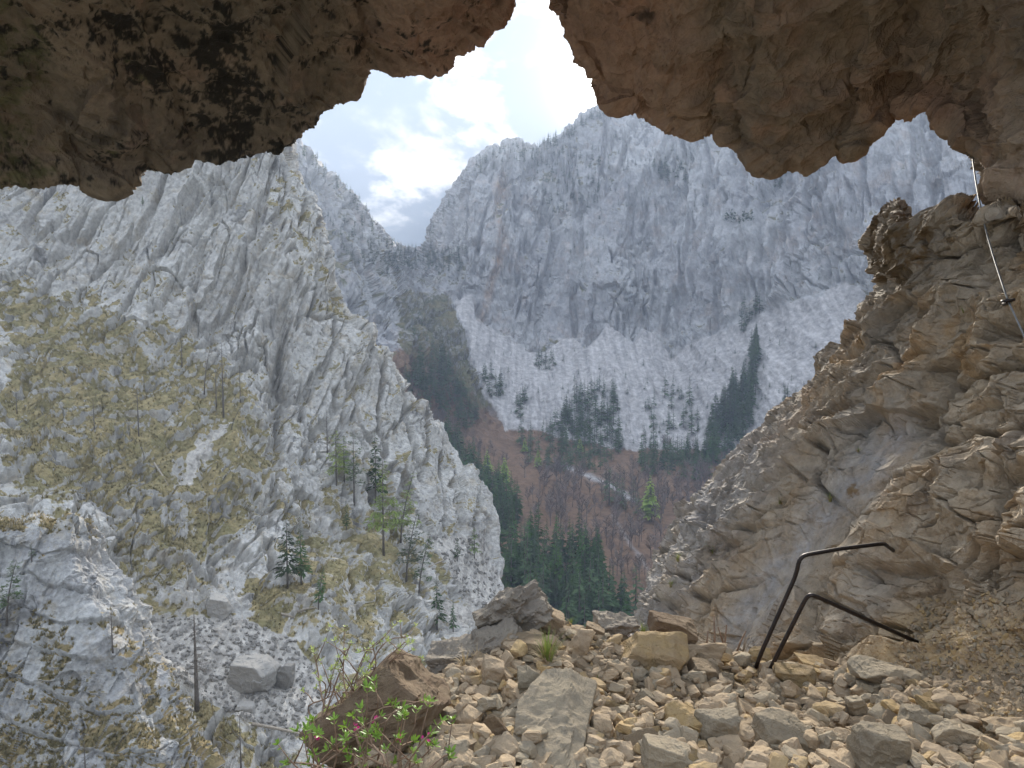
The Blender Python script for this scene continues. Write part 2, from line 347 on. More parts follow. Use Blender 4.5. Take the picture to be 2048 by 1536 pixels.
CR.append(row(1900, [-200, 0, 200, 380, 560, 740, 1040], [90, 90, 88, 82, 80, 82, 92], (10, 60)))
GC = net(CR, 1.9, {0: 12, 12: 60}, {6: 22, 7: 30})
GRASS_C = [([(0, 560), (120, 580), (330, 640), (480, 740), (560, 880), (540, 1000), (420, 1120), (330, 1180), (240, 1160), (190, 1000), (0, 960)], 0.66),
           ([(560, 1030), (660, 990), (800, 1000), (840, 1120), (830, 1260), (760, 1330), (640, 1300), (560, 1250), (460, 1240), (500, 1180), (590, 1140)], 0.5),
           ([(250, 1180), (420, 1160), (420, 1240), (270, 1240)], 0.6), ([(480, 1180), (580, 1150), (640, 1180), (560, 1280), (470, 1240)], 0.7),
           ([(640, 600), (700, 640), (790, 760), (830, 840), (780, 860), (700, 740)], 0.25), ([(840, 1060), (900, 1090), (940, 1160), (960, 1240), (900, 1230)], 0.35),
           ([(330, 1370), (470, 1420), (620, 1500), (640, 1560), (400, 1560)], 0.4)]
SCREE_C = [[(255, 1232), (480, 1236), (590, 1280), (625, 1330), (655, 1400), (640, 1490), (520, 1450), (430, 1410), (330, 1340)],
           [(455, 838), (470, 850), (420, 900), (372, 975), (345, 978), (385, 905)],
           [(850, 1075), (960, 1070), (1010, 1190), (985, 1250), (930, 1200), (890, 1120)], [(880, 1200), (940, 1215), (1000, 1260), (900, 1250)]]
def c_regions(px, py, V, w=5):
    n1 = fbm(V / 6, 4, 0.55, 2.2); n2 = fbm(V / 2.2, 3, 0.5, 5.0)
    wx, wy = px + n1 * 14 + n2 * 6, py + n2 * 9 + n1 * 8
    scr = np.zeros(len(px), np.float32); g = np.full(len(px), 0.17, np.float32) + 0.22 * inpoly(wx, wy, [(540, 300), (620, 420), (700, 640), (640, 620), (560, 420)])
    for p in SCREE_C: scr = np.maximum(scr, spoly(wx, wy, p, w))
    for p, wt in GRASS_C: g = np.maximum(g, wt * spoly(wx + n1 * 26, wy + n1 * 22, p, max(w * 1.5, 38)))
    return scr, g, n1, n2
def cliff_disp(P, N, px, py):
    scr, g, n1, n2 = c_regions(px, py, P, 24)
    soft = np.clip(scr * 0.9 + g * 0.75, 0, 0.92)
    big = ridged(slant(P, 34, 90), 3, 0.5, 1.1) * 4.5
    wv = 0.11 * fbm(P / 9, 2)[:, None]
    f1, e1 = blocks(slant(P, 17, 52) + wv, 11, 0.6); f2, e2 = blocks(slant(P, 5.2, 24) + wv, 12, 0.7)
    f3, e3 = blocks(slant(P, 2.1, 8) + wv, 13, 0.7); f4, e4 = blocks(slant(P, 0.9, 1.7) + wv, 14, 0.8)
    cm_ = 0.3 + 0.7 * sstep(fbm(P / 22, 3, 0.5, 6.0), -0.15, 0.35)
    R = -f1 * 4.6 - f2 * 1.05 - f3 * 0.36 - cm_ * (crk(e1, 0.03) * 2.6 + crk(e2, 0.045) * 1.7 + crk(e3, 0.07) * 0.6) - sstep(ridged(slant(P, 8, 80), 3, 0.5, 9.0), 0.95, 1.4) * 3.6 + strata((P @ np.array([0.28, 0.1, 0.95])) / 6.5 + 0.4 * f1 + 0.2 * f2, 0.5) * (1 - 0.8 * cm_) + ridged(slant(P, 2.6, 9), 4, 0.6, 5.0) * 0.35
    R = R - R.mean()
    D = (big - 2.2) * (1 - 0.5 * scr) + R * (1 - soft) - (f4 * 0.26 + crk(e4, 0.1) * 0.12) * (1 - 0.5 * soft) + fbm(P / 3.5, 4) * 0.35 * soft * (1 - 0.6 * scr)
    lf = sstep(np.hypot((px - 560) / 28, (py - 760) / 260), 1.0, 0.2) * -4
    return D + lf
def cliff_mask(V, N, px, py):
    scr, g, n1, n2 = c_regions(px, py, V)
    m = np.zeros((len(V), 4), np.float32); m[:, 1] = scr
    up = sstep(N[:, 2], 0.25, 0.75)
    gr = g * (0.55 + 0.6 * up) + up * 0.42 * sstep(n1, -0.2, 0.45) + n1 * 0.22 * (g > 0.3) + n2 * 0.06
    path = np.exp(-(nearline(px, py, [(632, 1172), (600, 1200), (580, 1240), (566, 1275), (590, 1310)]) / 5) ** 2)
    m[:, 1] = np.maximum(scr, path); m[:, 0] = gr * (1 - 0.75 * m[:, 1])
    return m
structure('left_cliff', GC, cliff_disp, M['cliff'], cliff_mask, 'cliff', 'pale grey limestone cliff with grassy ledges across the gorge')

# nearer buttress in the lower left corner
NR = []
NR.append([(-220, 1090, 94), (-60, 1085, 94), (40, 1080, 95), (110, 1085, 96), (160, 1105, 97), (161, 1107, 101), (134, 1115, 109)])
for y, xs, s in ((1055, (-220, -60, 40, 110, 168), 84), (1125, (-220, -60, 60, 140, 215), 82.5), (1220, (-220, -60, 90, 190, 258), 80.5), (1340, (-220, -60, 110, 230, 312), 78), (1450, (-220, -60, 130, 270, 366), 75.5), (1560, (-220, -60, 150, 300, 424), 73), (1800, (-220, -60, 160, 330, 480), 67)):
    NR.append([(x, y, s * (0.94 + 0.06 * k / 4 + (0.05 if k == 4 else 0))) for k, x in enumerate(xs)] + [(xs[-1] + 1, y + 2, s * 1.045 + 5), (xs[-1] - 30, y + 4, s * 1.05 + 18)])
GN = net(NR, 1.9, {0: 40, 6: 50}, {4: 26, 5: 30})
def near_disp(P, N, px, py):
    wv = 0.10 * fbm(P / 4, 2)[:, None]
    f1, e1 = blocks(slant(P, 6, 15) + wv, 21, 0.7); f2, e2 = blocks(slant(P, 2.2, 5.5) + wv, 22, 0.7); f3, e3 = blocks(slant(P, 0.85, 1.8) + wv, 23, 0.7); f4, e4 = blocks(slant(P, 0.42, 0.7) + wv, 24)
    cm_ = sstep(fbm(P / 8, 3, 0.5, 6.0), -0.1, 0.4)
    R = -f1 * 2.3 - f2 * 1.1 - f3 * 0.42 - f4 * 0.14 - cm_ * (crk(e1, 0.035) * 0.8 + crk(e2, 0.05) * 0.5 + crk(e3, 0.07) * 0.2) + strata((P @ np.array([0.28, 0.1, 0.95])) / 3.2 + 0.4 * f1 + 0.2 * f2, 0.6) + ridged(slant(P, 1.4, 3.5), 4, 0.6) * 0.06
    return (ridged(slant(P, 16, 40), 3, 0.5, 4.4) * 1.5 - 0.8 + R - R.mean())

def near_mask(V, N, px, py):
    n1 = fbm(V / 3, 4, 0.55, 2.2); n2 = fbm(V / 1.0, 3)
    up = sstep(N[:, 2], 0.2, 0.7); lowp = sstep(py, 1150, 1450)
    m = np.zeros((len(V), 4), np.float32)
    m[:, 0] = up * (0.3 + 0.55 * lowp) * sstep(n1, -0.5, 0.4) + 0.14 * n2 + 0.20 * lowp + 0.35 * sstep(py, 1110, 1050)
    return m
structure('cliff_buttress', GN, near_disp, M['near_cliff'], near_mask, 'near', 'nearer pale limestone buttress with tufts of dry grass at lower left')

# ------------------------------------------------------------------ cave mouth: ceiling and right wall
LIP_L = [(-260, 395, 6.2), (-120, 385, 6.6), (0, 375, 7.0), (100, 366, 7.3), (160, 356, 7.5), (215, 380, 7.6), (262, 374, 7.7), (285, 338, 7.8), (350, 326, 8.0), (372, 297, 8.1), (420, 311, 8.2), (480, 308, 8.3), (560, 301, 8.4), (605, 262, 8.4), (645, 213, 8.3), (708, 182, 8.2), (726, 140, 8.1), (750, 131, 8.0), (800, 149, 8.0), (878, 146, 7.9), (902, 118, 7.8), (960, 80, 7.6), (1002, 42, 7.4), (1022, 14, 7.2), (1030, -24, 7.0), (1044, -110, 6.8), (1110, -210, 6.8)]
LIP_R = [(1030, -210, 6.8), (1122, -110, 6.8), (1132, -10, 6.9), (1138, 26, 6.9), (1146, 66, 7.0), (1154, 98, 7.0), (1176, 132, 7.1), (1212, 166, 7.2), (1234, 210, 7.3), (1270, 212, 7.3), (1300, 226, 7.3), (1332, 246, 7.2), (1375, 273, 7.2), (1402, 258, 7.1), (1436, 256, 7.1), (1456, 282, 7.0), (1492, 302, 7.0), (1502, 322, 6.9), (1542, 348, 6.9), (1572, 336, 6.8), (1622, 336, 6.7), (1660, 310, 6.6), (1684, 296, 6.5), (1692, 316, 6.5), (1708, 312, 6.4), (1742, 268, 6.3), (1776, 222, 6.2), (1802, 228, 6.1), (1850, 226, 5.9), (1902, 246, 5.7), (1948, 268, 5.5), (1966, 302, 5.4), (1976, 330, 5.3), (2000, 372, 5.1), (2040, 400, 4.8), (2120, 430, 4.4), (2300, 440, 3.8)]
LIP_L = [(x - (10 if x > 990 else 0), y - 14, d) for x, y, d in LIP_L]; LIP_R = [(x + (10 if x < 1180 and y > -200 else 0), y - 14, d) for x, y, d in LIP_R]
def ceiling_rows(lip, cx, ytop, dtop, spread_):
    L = np.array(lip, float); rows = []
    rows.append(np.stack([L[:, 0], L[:, 1] - 330, L[:, 2] + 3.2], -1)); rows.append(np.stack([L[:, 0], L[:, 1] - 90, L[:, 2] + 1.1], -1)); rows.append(L)
    for t in (0.07, 0.2, 0.4, 0.65, 1.0):
        y = L[:, 1] + (ytop - L[:, 1]) * t; x = L[:, 0] + (L[:, 0] - cx) * spread_ * t
        inv = 1 / L[:, 2] + (1 / dtop - 1 / L[:, 2]) * t ** 1.1
        rows.append(np.stack([x, y, 1 / inv], -1))
    R0 = rows[-1].copy(); R0[:, 1] -= 420; R0[:, 2] += 1.5; rows.append(R0)
    return rows
GL = net(ceiling_rows(LIP_L, 1000, -420, 4.2, 0.25), 2.0, {0: 4, 1: 10, 7: 6})
GR_ = net(ceiling_rows(LIP_R, 1100, -420, 3.6, 0.2), 2.0, {0: 4, 1: 10, 7: 6})
def roof_disp(seed, k, rib):
    a0 = np.array(rib, float); a0 /= np.linalg.norm(a0); b0 = np.cross(a0, [0, 0.5, 1]); b0 /= np.linalg.norm(b0); RB = np.stack([a0, b0, np.cross(a0, b0)])
    def fn(P, N, px, py):
        Q = P @ RB.T
        wv = 0.12 * fbm(P / 0.9, 3)[:, None]
        f1, e1 = blocks(Q / np.array([2.6, 0.95, 0.95]) + wv, seed, 0.7); f2, e2 = blocks(Q / np.array([1.0, 0.4, 0.4]) + wv, seed + 1, 0.7); f3, e3 = blocks(Q / np.array([0.2, 0.12, 0.1]) + wv, seed + 2)
        lipd = sstep(py, -60, 330) * 0
        R = k * (-f1 * 0.44 * (1 - 0.8 * crk(nearline(px, py, [(q[0], q[1]) for q in (LIP_L if seed == 31 else LIP_R)]), 60)) - f2 * 0.12 - f3 * 0.05 - crk(e1, 0.03) * 0.04 - crk(e2, 0.05) * 0.02); return R - R.mean() + ridged(Q / np.array([0.6, 0.3, 0.3]), 5, 0.6) * 0.022 + fbm(P / 0.07, 3, 0.6) * 0.01
    return fn
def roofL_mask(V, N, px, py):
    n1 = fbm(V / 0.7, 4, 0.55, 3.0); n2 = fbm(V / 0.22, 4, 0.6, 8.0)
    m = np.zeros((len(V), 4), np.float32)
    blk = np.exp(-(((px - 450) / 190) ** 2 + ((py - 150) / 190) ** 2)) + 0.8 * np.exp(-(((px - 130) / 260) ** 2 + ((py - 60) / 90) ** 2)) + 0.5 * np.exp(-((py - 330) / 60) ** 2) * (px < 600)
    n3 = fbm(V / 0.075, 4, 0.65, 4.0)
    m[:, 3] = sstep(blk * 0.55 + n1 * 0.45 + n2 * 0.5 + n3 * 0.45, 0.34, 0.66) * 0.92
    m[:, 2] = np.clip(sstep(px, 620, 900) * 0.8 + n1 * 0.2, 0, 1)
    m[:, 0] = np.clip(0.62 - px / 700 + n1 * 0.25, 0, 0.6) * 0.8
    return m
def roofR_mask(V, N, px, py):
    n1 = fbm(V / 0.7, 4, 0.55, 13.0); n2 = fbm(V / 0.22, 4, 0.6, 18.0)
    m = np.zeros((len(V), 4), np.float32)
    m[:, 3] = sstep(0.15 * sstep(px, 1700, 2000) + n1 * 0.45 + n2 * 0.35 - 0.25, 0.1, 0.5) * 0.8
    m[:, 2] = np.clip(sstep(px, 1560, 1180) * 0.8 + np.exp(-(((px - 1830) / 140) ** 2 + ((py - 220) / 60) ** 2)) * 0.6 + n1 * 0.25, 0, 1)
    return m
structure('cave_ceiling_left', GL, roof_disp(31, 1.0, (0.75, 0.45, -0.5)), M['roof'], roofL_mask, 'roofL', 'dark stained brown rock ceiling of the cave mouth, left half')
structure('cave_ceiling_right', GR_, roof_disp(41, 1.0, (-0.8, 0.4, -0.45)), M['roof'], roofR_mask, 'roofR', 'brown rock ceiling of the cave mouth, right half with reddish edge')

WR = []
def wrow(y, s, ds, dr, back=True, ys=None):
    xs = [s + (2070 - s) * t for t in (0, 0.12, 0.3, 0.55, 0.8, 1.0)] + [2320, 2700, 3900]
    inv = [1 / ds + (1 / dr - 1 / ds) * t for t in (0, 0.12, 0.3, 0.55, 0.8, 1.0)] + [1 / (dr * 0.78), 1 / (dr * 0.6), 1 / (dr * 0.36)]
    yy = (ys or [y] * 8); yy = yy + [yy[-1] + (yy[-1] - 768) * 0.8]
    r = [(x, q, 1 / i) for x, q, i in zip(xs, yy, inv)]
    return [(s - 40, y + 10, ds + 1.8)] + [(s - 3, y + 3, ds + 0.6)] + r
top = [446, 428, 412, 432, 416, 412, 360, 310]
WR.append([(x, y + 26, d + 2.2) for x, y, d in wrow(405, 1806, 6.3, 4.3, ys=top)])
WR.append(wrow(405, 1806, 6.3, 4.3, ys=top))
for y, s, ds, dr in ((476, 1776, 6.2, 4.22), (535, 1784, 6.15, 4.08), (590, 1786, 6.1, 3.95), (680, 1714, 6.5, 3.8), (780, 1637, 6.9, 3.65), (850, 1561, 7.2, 3.55), (920, 1481, 7.5, 3.45), (1000, 1412, 7.7, 3.35), (1110, 1349, 7.8, 3.25), (1220, 1302, 7.4, 3.15), (1340, 1280, 6.9, 3.05), (1480, 1270, 6.4, 2.9), (1750, 1270, 5.6, 2.4)):
    WR.append(wrow(y, s, ds, dr))
GW = net(WR, 1.7, {0: 40, 13: 10}, {0: 24, 1: 24, 7: 60, 8: 40, 9: 40})
WSIL = [(1850, 412), (1768, 446), (1727, 480), (1742, 535), (1757, 590), (1697, 680), (1637, 780), (1561, 850), (1481, 920), (1412, 1000), (1349, 1110), (1302, 1220)]
def wall_disp(P, N, px, py):
    nb = np.array([-0.46, 0.30, 0.84]); nb /= np.linalg.norm(nb)
    a = np.cross(nb, [0, 1, 0]); a /= np.linalg.norm(a); b = np.cross(nb, a)
    Q = np.stack([P @ a, P @ b, P @ nb], -1)
    wq = fbm(P / 0.8, 3)[:, None]
    L1, e1 = blocks(Q / np.array([1.7, 1.1, 0.55]) + 0.10 * wq, 51, 0.8); L2, e2 = blocks(Q / np.array([0.62, 0.42, 0.2]) + 0.12 * wq, 52, 0.8)
    L3, e3 = blocks(Q / np.array([0.24, 0.17, 0.075]) + 0.12 * wq, 53, 0.9); L4, e4 = blocks(Q / np.array([0.09, 0.07, 0.035]) + 0.1 * wq, 54, 0.9)
    lm = sstep(fbm(P / 0.9, 2, 0.5, 31.0), -0.35, 0.35)
    led = strata(Q[:, 2] / 0.36 + 0.35 * wq[:, 0] + 0.35 * L1, 0.17) * lm + strata(Q[:, 2] / 0.10 + 0.5 * wq[:, 0] + 0.5 * L2, 0.026) * (0.3 + 0.7 * (1 - lm))
    slab = np.exp(-(nearline(px, py, [(1790, 880), (1650, 1030), (1560, 1140), (1480, 1260)]) / 45) ** 2)     # smooth water-worn slab
    sand = sstep((px - 1780) * 0.4 + (py - 1180), 40, 160) * sstep(py, 1150, 1260)
    k = (1 - 0.8 * slab) * (1 - 0.8 * sand) * (1 - 0.45 * np.exp(-(((px - 1620) / 230) ** 2 + ((py - 1130) / 170) ** 2)))
    kn = sstep(py, 640, 480) * sstep(px, 1960, 1850)
    R = L1 * 0.30 * (1 - 0.7 * crk(nearline(px, py, WSIL), 70)) - L2 * 0.17 - L3 * 0.068 - L4 * 0.020 + led - crk(e1, 0.03) * 0.16 - crk(e2, 0.05) * 0.08 - crk(e3, 0.07) * 0.03
    R = (R - R.mean()) * (1 - 0.45 * kn)
    return k * R + fbm(P / 0.3, 5) * 0.016 + ridged(Q / np.array([0.12, 0.09, 0.04]), 3, 0.6) * 0.004 * k + 0 * kn - slab * 0.08 - np.exp(-(((px - 1800) / 75) ** 2 + ((py - 1150) / 70) ** 2)) * 0.25
def wall_mask(V, N, px, py):
    n1 = fbm(V / 0.6, 4, 0.55, 23.0); n2 = fbm(V / 0.16, 4, 0.6, 28.0)
    m = np.zeros((len(V), 4), np.float32)
    sand = sstep((px - 1780) * 0.4 + (py - 1180) + n1 * 60, 40, 160) * sstep(py, 1150, 1260)
    m[:, 1] = sand * 0.9
    m[:, 2] = np.clip(sstep(n1 + 0.35 * n2, 0.15, 0.6) * 0.6 * sstep(py, 1000, 700) + 0.25 * sstep(n1, 0.1, 0.5), 0, 0.8)
    slab = np.exp(-(nearline(px, py, [(1790, 880), (1650, 1030), (1560, 1140), (1480, 1260)]) / 45) ** 2)
    m[:, 0] = np.clip(0.5 * np.exp(-(((px - 1810) / 110) ** 2 + ((py - 490) / 110) ** 2) ** 2) + 0.5 * sstep(px, 1950, 2040) * sstep(py, 520, 380) + 0.35 * sstep(n1, 0.0, 0.5) + 0.1 * n2, 0, 0.9)
    edge = sstep(px - (1310 + (1225 - py) * 0.62), 130, -20) * sstep(py, 700, 950)
    m[:, 3] = np.clip(slab * (0.7 + n2 * 0.5) + edge * (0.7 + 0.5 * n1), 0, 1) * 0.8
    return m
structure('cave_wall', GW, wall_disp, M['wall'], wall_mask, 'wall', 'tan layered limestone wall at the side of the cave mouth')

# floor of the cave mouth under the rubble
HR = []
HX = [560, 640, 700, 765, 835, 925, 975, 1035, 1085, 1140, 1210, 1300, 1400, 1500, 1600, 1720, 1850, 2060, 2300, 2900]
HY = [1640, 1545, 1470, 1410, 1350, 1300, 1255, 1205, 1222, 1255, 1275, 1280, 1300, 1325, 1335, 1335, 1315, 1300, 1300, 1400]
HD = [2.45, 2.65, 2.85, 3.1, 3.35, 3.7, 3.95, 4.25, 4.2, 4.1, 4.1, 4.1, 4.1, 4.1, 4.05, 3.95, 3.75, 3.3, 2.9, 2.2]
HX, HY, HD = map(np.array, (HX, HY, HD))
HR.append(np.stack([HX - 60 + (HX - 600) * 0.1, HY + 330, HD + 1.2], -1)); HR.append(np.stack([HX - 20, HY + 70, HD + 0.55], -1)); HR.append(np.stack([HX, HY, HD], -1))
for t in (0.25, 0.6, 1.0):
    bx = 480 + (HX - 560) * 1.15; by = 1720 + 0 * HX; bd = 2.02 + 0 * HX
    HR.append(np.stack([HX + (bx - HX) * t, HY + (by - HY) * t, 1 / (1 / HD + (1 / bd - 1 / HD) * t)], -1))
HR.append(np.stack([bx, by + 900, bd * 0.55], -1))
GH = net(HR, 2.2, {0: 8, 1: 12, 5: 14})
def floor_disp(P, N, px, py):
    f1, e1 = blocks(P / np.array([0.2, 0.2, 0.16]) + 0.2 * fbm(P / 0.2, 2)[:, None], 61); f2, e2 = blocks(P / 0.06, 62)
    return f1 * 0.06 + f2 * 0.022 + fbm(P / 0.5, 4) * 0.04
def floor_mask(V, N, px, py):
    return np.zeros((len(V), 4), np.float32)
structure('rubble_floor', GH, floor_disp, M['earth'], floor_mask, 'floor', 'sandy earth floor of the cave mouth under the rubble')

# ground far below everything
me = mesh_from('valley_ground', np.array([(-1850, -1850, -175), (1850, -1850, -175), (1850, 1850, -175), (-1850, 1850, -175)], float), [[0, 1, 2, 3]], M['far_rock'], False, np.tile([0.5, 0, 0, 0], (4, 1)))
link('valley_ground', me, kind='structure')

# ------------------------------------------------------------------ simple materials for things
def plain_mat(name, a, b, scale=8.0, rough=0.85, bump=0.3, bdist=0.01, metal=0.0, rnd=0.0, trans=0.0, spec=0.3):
    m, T = new_mat(name)
    co = T.n('ShaderNodeTexCoord').outputs['Object']
    nz = T.noise(co, scale, 4, 0.65)
    col = T.mix(T.step(nz, 0.3, 0.7), a, b)
    if rnd:
        r = T.n('ShaderNodeObjectInfo').outputs['Random']
        col = T.n('ShaderNodeHueSaturation', {'Hue': T.math('MULTIPLY_ADD', r, 0.03, 0.485), 'Saturation': T.math('MULTIPLY_ADD', T.math('FRACT', T.math('MULTIPLY', r, 7.3)), 0.5, 0.75), 'Value': T.math('MULTIPLY_ADD', T.math('FRACT', T.math('MULTIPLY', r, 3.7)), rnd, 1 - rnd / 2), 'Color': col}).outputs[0]
    bp = T.n('ShaderNodeBump', {'Height': nz, 'Strength': bump, 'Distance': bdist}).outputs[0] if bump else None
    b_ = principled(T, col, rough, bp, spec, Metallic=metal)
    if trans:
        out = [n for n in T.t.nodes if n.type == 'OUTPUT_MATERIAL'][0]
        tr = T.n('ShaderNodeBsdfTranslucent', {'Color': col}); mx = T.n('ShaderNodeMixShader', {0: trans, 1: b_.outputs[0], 2: tr.outputs[0]})
        T.t.links.new(mx.outputs[0], out.inputs[0])
    return m
M['needle'] = plain_mat('dark_spruce_needles', (0.042, 0.090, 0.028), (0.078, 0.130, 0.038), 0.6, rnd=0.9, bump=0, trans=0.2)
M['pine'] = plain_mat('grey_green_pine_needles', (0.075, 0.105, 0.055), (0.11, 0.14, 0.07), 0.8, rnd=0.4, bump=0, trans=0.15)
M['larch'] = plain_mat('fresh_larch_needles', (0.22, 0.29, 0.075), (0.30, 0.36, 0.11), 0.8, rnd=0.3, bump=0, trans=0.3)
M['fresh'] = plain_mat('bright_spring_leaves', (0.30, 0.42, 0.08), (0.38, 0.46, 0.12), 0.8, bump=0, trans=0.35)
M['bark'] = plain_mat('grey_bark', (0.10, 0.085, 0.07), (0.17, 0.15, 0.13), 3.0, bump=0.4, bdist=0.02)
M['beech'] = plain_mat('bare_beech_wood', (0.15, 0.115, 0.10), (0.22, 0.18, 0.16), 1.0, rnd=0.4, bump=0)
M['dead'] = plain_mat('bleached_dead_wood', (0.26, 0.22, 0.17), (0.38, 0.33, 0.26), 4.0, bump=0.4, bdist=0.02)

class MB:                          # collects faces of one mesh
    def __init__(s): s.v = []; s.f = []; s.m = []; s.n = 0
    def add(s, V, F, mi=0):
        s.v.append(np.asarray(V, float)); F = [[i + s.n for i in f] for f in F]; s.f += F; s.m += [mi] * len(F); s.n += len(V)
    def tube(s, pts, rad, sides=5, mi=0, cap=True):
        pts = np.asarray(pts, float); n = len(pts); rad = np.broadcast_to(np.asarray(rad, float), (n,))
        tg = np.gradient(pts, axis=0); tg /= np.linalg.norm(tg, axis=1)[:, None] + 1e-9
        up = np.array([0.31, 0.2, 0.93]); a = np.cross(tg, up); a /= np.linalg.norm(a, axis=1)[:, None] + 1e-9; b = np.cross(tg, a)
        th = np.linspace(0, 2 * np.pi, sides, endpoint=False)
        V = pts[:, None] + rad[:, None, None] * (np.cos(th)[None, :, None] * a[:, None] + np.sin(th)[None, :, None] * b[:, None])
        F = [[i * sides + k, i * sides + (k + 1) % sides, (i + 1) * sides + (k + 1) % sides, (i + 1) * sides + k] for i in range(n - 1) for k in range(sides)]
        if cap: F += [list(range(sides))[::-1], [(n - 1) * sides + k for k in range(sides)]]
        s.add(V.reshape(-1, 3), F, mi)
    def mesh(s, name, mats, smooth=True):
        me = bpy.data.meshes.new(name); me.from_pydata(np.concatenate(s.v).tolist(), [], s.f)
        for m in (mats if isinstance(mats, (list, tuple)) else [mats]): me.materials.append(m)
        me.polygons.foreach_set('material_index', np.array(s.m, np.int32)); me.polygons.foreach_set('use_smooth', np.full(len(s.f), smooth)); me.update()
        return me
    def arrays(s): return np.concatenate(s.v), s.f, s.m
def kite(p, d, length, width, droop, twist=0.0):   # one flat drooping spray
    d = np.array(d, float); side = np.array([-d[1], d[0], 0.0]); side /= np.linalg.norm(side) + 1e-9
    side = side + np.array([0, 0, twist])
    mid = p + d * length * 0.55 + np.array([0, 0, -droop * length * 0.3]); tip = p + d * length + np.array([0, 0, -droop * length])
    return [p, mid + side * width, tip, mid - side * width], [[0, 1, 2, 3]]
def spruce_crown(mb, H, R, lev, nb, rng, z0=0.1, sub=0, sparse=0.0, mi=1, droop=0.35, power=0.85):
    for k in range(lev):
        t = (k + rng.random() * 0.6) / lev; z = H * (z0 + (1 - z0) * t)
        r = R * (1 - t) ** power * rng.uniform(0.72, 1.12) + 0.03 * R
        for b in range(nb):
            if rng.random() < sparse: continue
            th = rng.uniform(0, 2 * np.pi); rr = r * rng.uniform(0.6, 1.1); d = np.array([math.cos(th), math.sin(th), rng.uniform(-0.1, 0.2)])
            p = np.array([0, 0, z + rng.uniform(-0.3, 0.3) * H / lev])
            if not sub: mb.add(*kite(p, d, rr, rr * 0.26, droop * rng.uniform(0.6, 1.4), rng.uniform(-0.4, 0.4)), mi)
            else:
                for q in range(sub):
                    u = 0.25 + 0.75 * (q + rng.random()) / sub; a = th + rng.uniform(-0.7, 0.7) * (1.1 - 0.6 * u)
                    bp = p + d * rr * u * 0.75 + np.array([0, 0, -droop * rr * u * 0.5])
                    mb.add(*kite(bp, (math.cos(a), math.sin(a), rng.uniform(-0.25, 0.15)), rr * rng.uniform(0.3, 0.5), rr * 0.09, droop * 1.2, rng.uniform(-0.5, 0.5)), mi)
def far_spruce(seed, H=1.0, R=0.17, lev=17, nb=7):
    rng = np.random.default_rng(seed); mb = MB(); mb.tube([(0, 0, -0.06), (0, 0, 0.5), (0, 0, 0.98)], [0.013, 0.009, 0.002], 4, 0)
    spruce_crown(mb, H, R, lev, nb, rng, 0.08 + 0.08 * rng.random()); return mb
def bare_tree(seed, H=1.0, nb=16, tw=4, r0=0.014, wid=1.0):
    rng = np.random.default_rng(seed); mb = MB()
    lean = rng.uniform(-0.06, 0.06, 2); tr = [np.array([lean[0] * t + 0.012 * math.sin(5 * t + seed), lean[1] * t, t * 0.82 * H - (0.05 if t == 0 else 0)]) for t in np.linspace(0, 1, 6)]
    mb.tube(tr, np.linspace(r0, r0 * 0.25, 6), 4, 0)
    for b in range(nb):
        t = rng.uniform(0.35, 1.0); i = min(int(t * 5), 4); p = tr[i] + (tr[i + 1] - tr[i]) * (t * 5 - i)
        th = rng.uniform(0, 2 * np.pi); L = H * rng.uniform(0.16, 0.34) * (1.25 - 0.7 * t); el = rng.uniform(0.3, 1.1)
        d = np.array([math.cos(th) * math.cos(el), math.sin(th) * math.cos(el), math.sin(el)]); q = p + d * L * 0.5; e = q + (d + np.array([0, 0, 0.35])) * L * 0.5
        mb.tube([p, q, e], [r0 * 0.38 * wid, r0 * 0.26 * wid, r0 * 0.1 * wid], 3, 0, False)
        for w_ in range(tw):
            u = rng.uniform(0.2, 1); s0 = p + (e - p) * u; dd = d + rng.normal(0, 0.55, 3); dd[2] += 0.25; dd /= np.linalg.norm(dd)
            s1 = s0 + dd * L * rng.uniform(0.35, 0.7); mb.tube([s0, s1], [r0 * 0.2 * wid, r0 * 0.08 * wid], 3, 0, False)
    return mb

# ------------------------------------------------------------------ woods of the far valley
SP_ME = [far_spruce(100 + k, R=0.17 + 0.02 * (k % 4), lev=17 + k % 4, nb=9).mesh('spruce', [M['bark'], M['needle']], False) for k in range(7)]
LG_ME = [far_spruce(140 + k, R=0.3, lev=16, nb=11).mesh('green_tree', [M['bark'], M['fresh']], False) for k in range(3)]
BE_ME = [bare_tree(200 + k, nb=18 + k % 3, tw=5, r0=0.018, wid=1.7).mesh('beech', [M['beech']], False) for k in range(6)]
frng = np.random.default_rng(5)
def sample_poly(poly, n, rng, mind=0.0):
    P = np.array(poly, float); lo, hi = P.min(0), P.max(0); out = []; tries = 0
    while len(out) < n and tries < 200 * n:
        tries += 1; q = lo + (hi - lo) * rng.random(2)
        if inpoly(q[:1], q[1:], poly)[0] and all((q[0] - a) ** 2 + ((q[1] - b) * 1.3) ** 2 > mind ** 2 for a, b in out): out.append((q[0], q[1]))
    return out
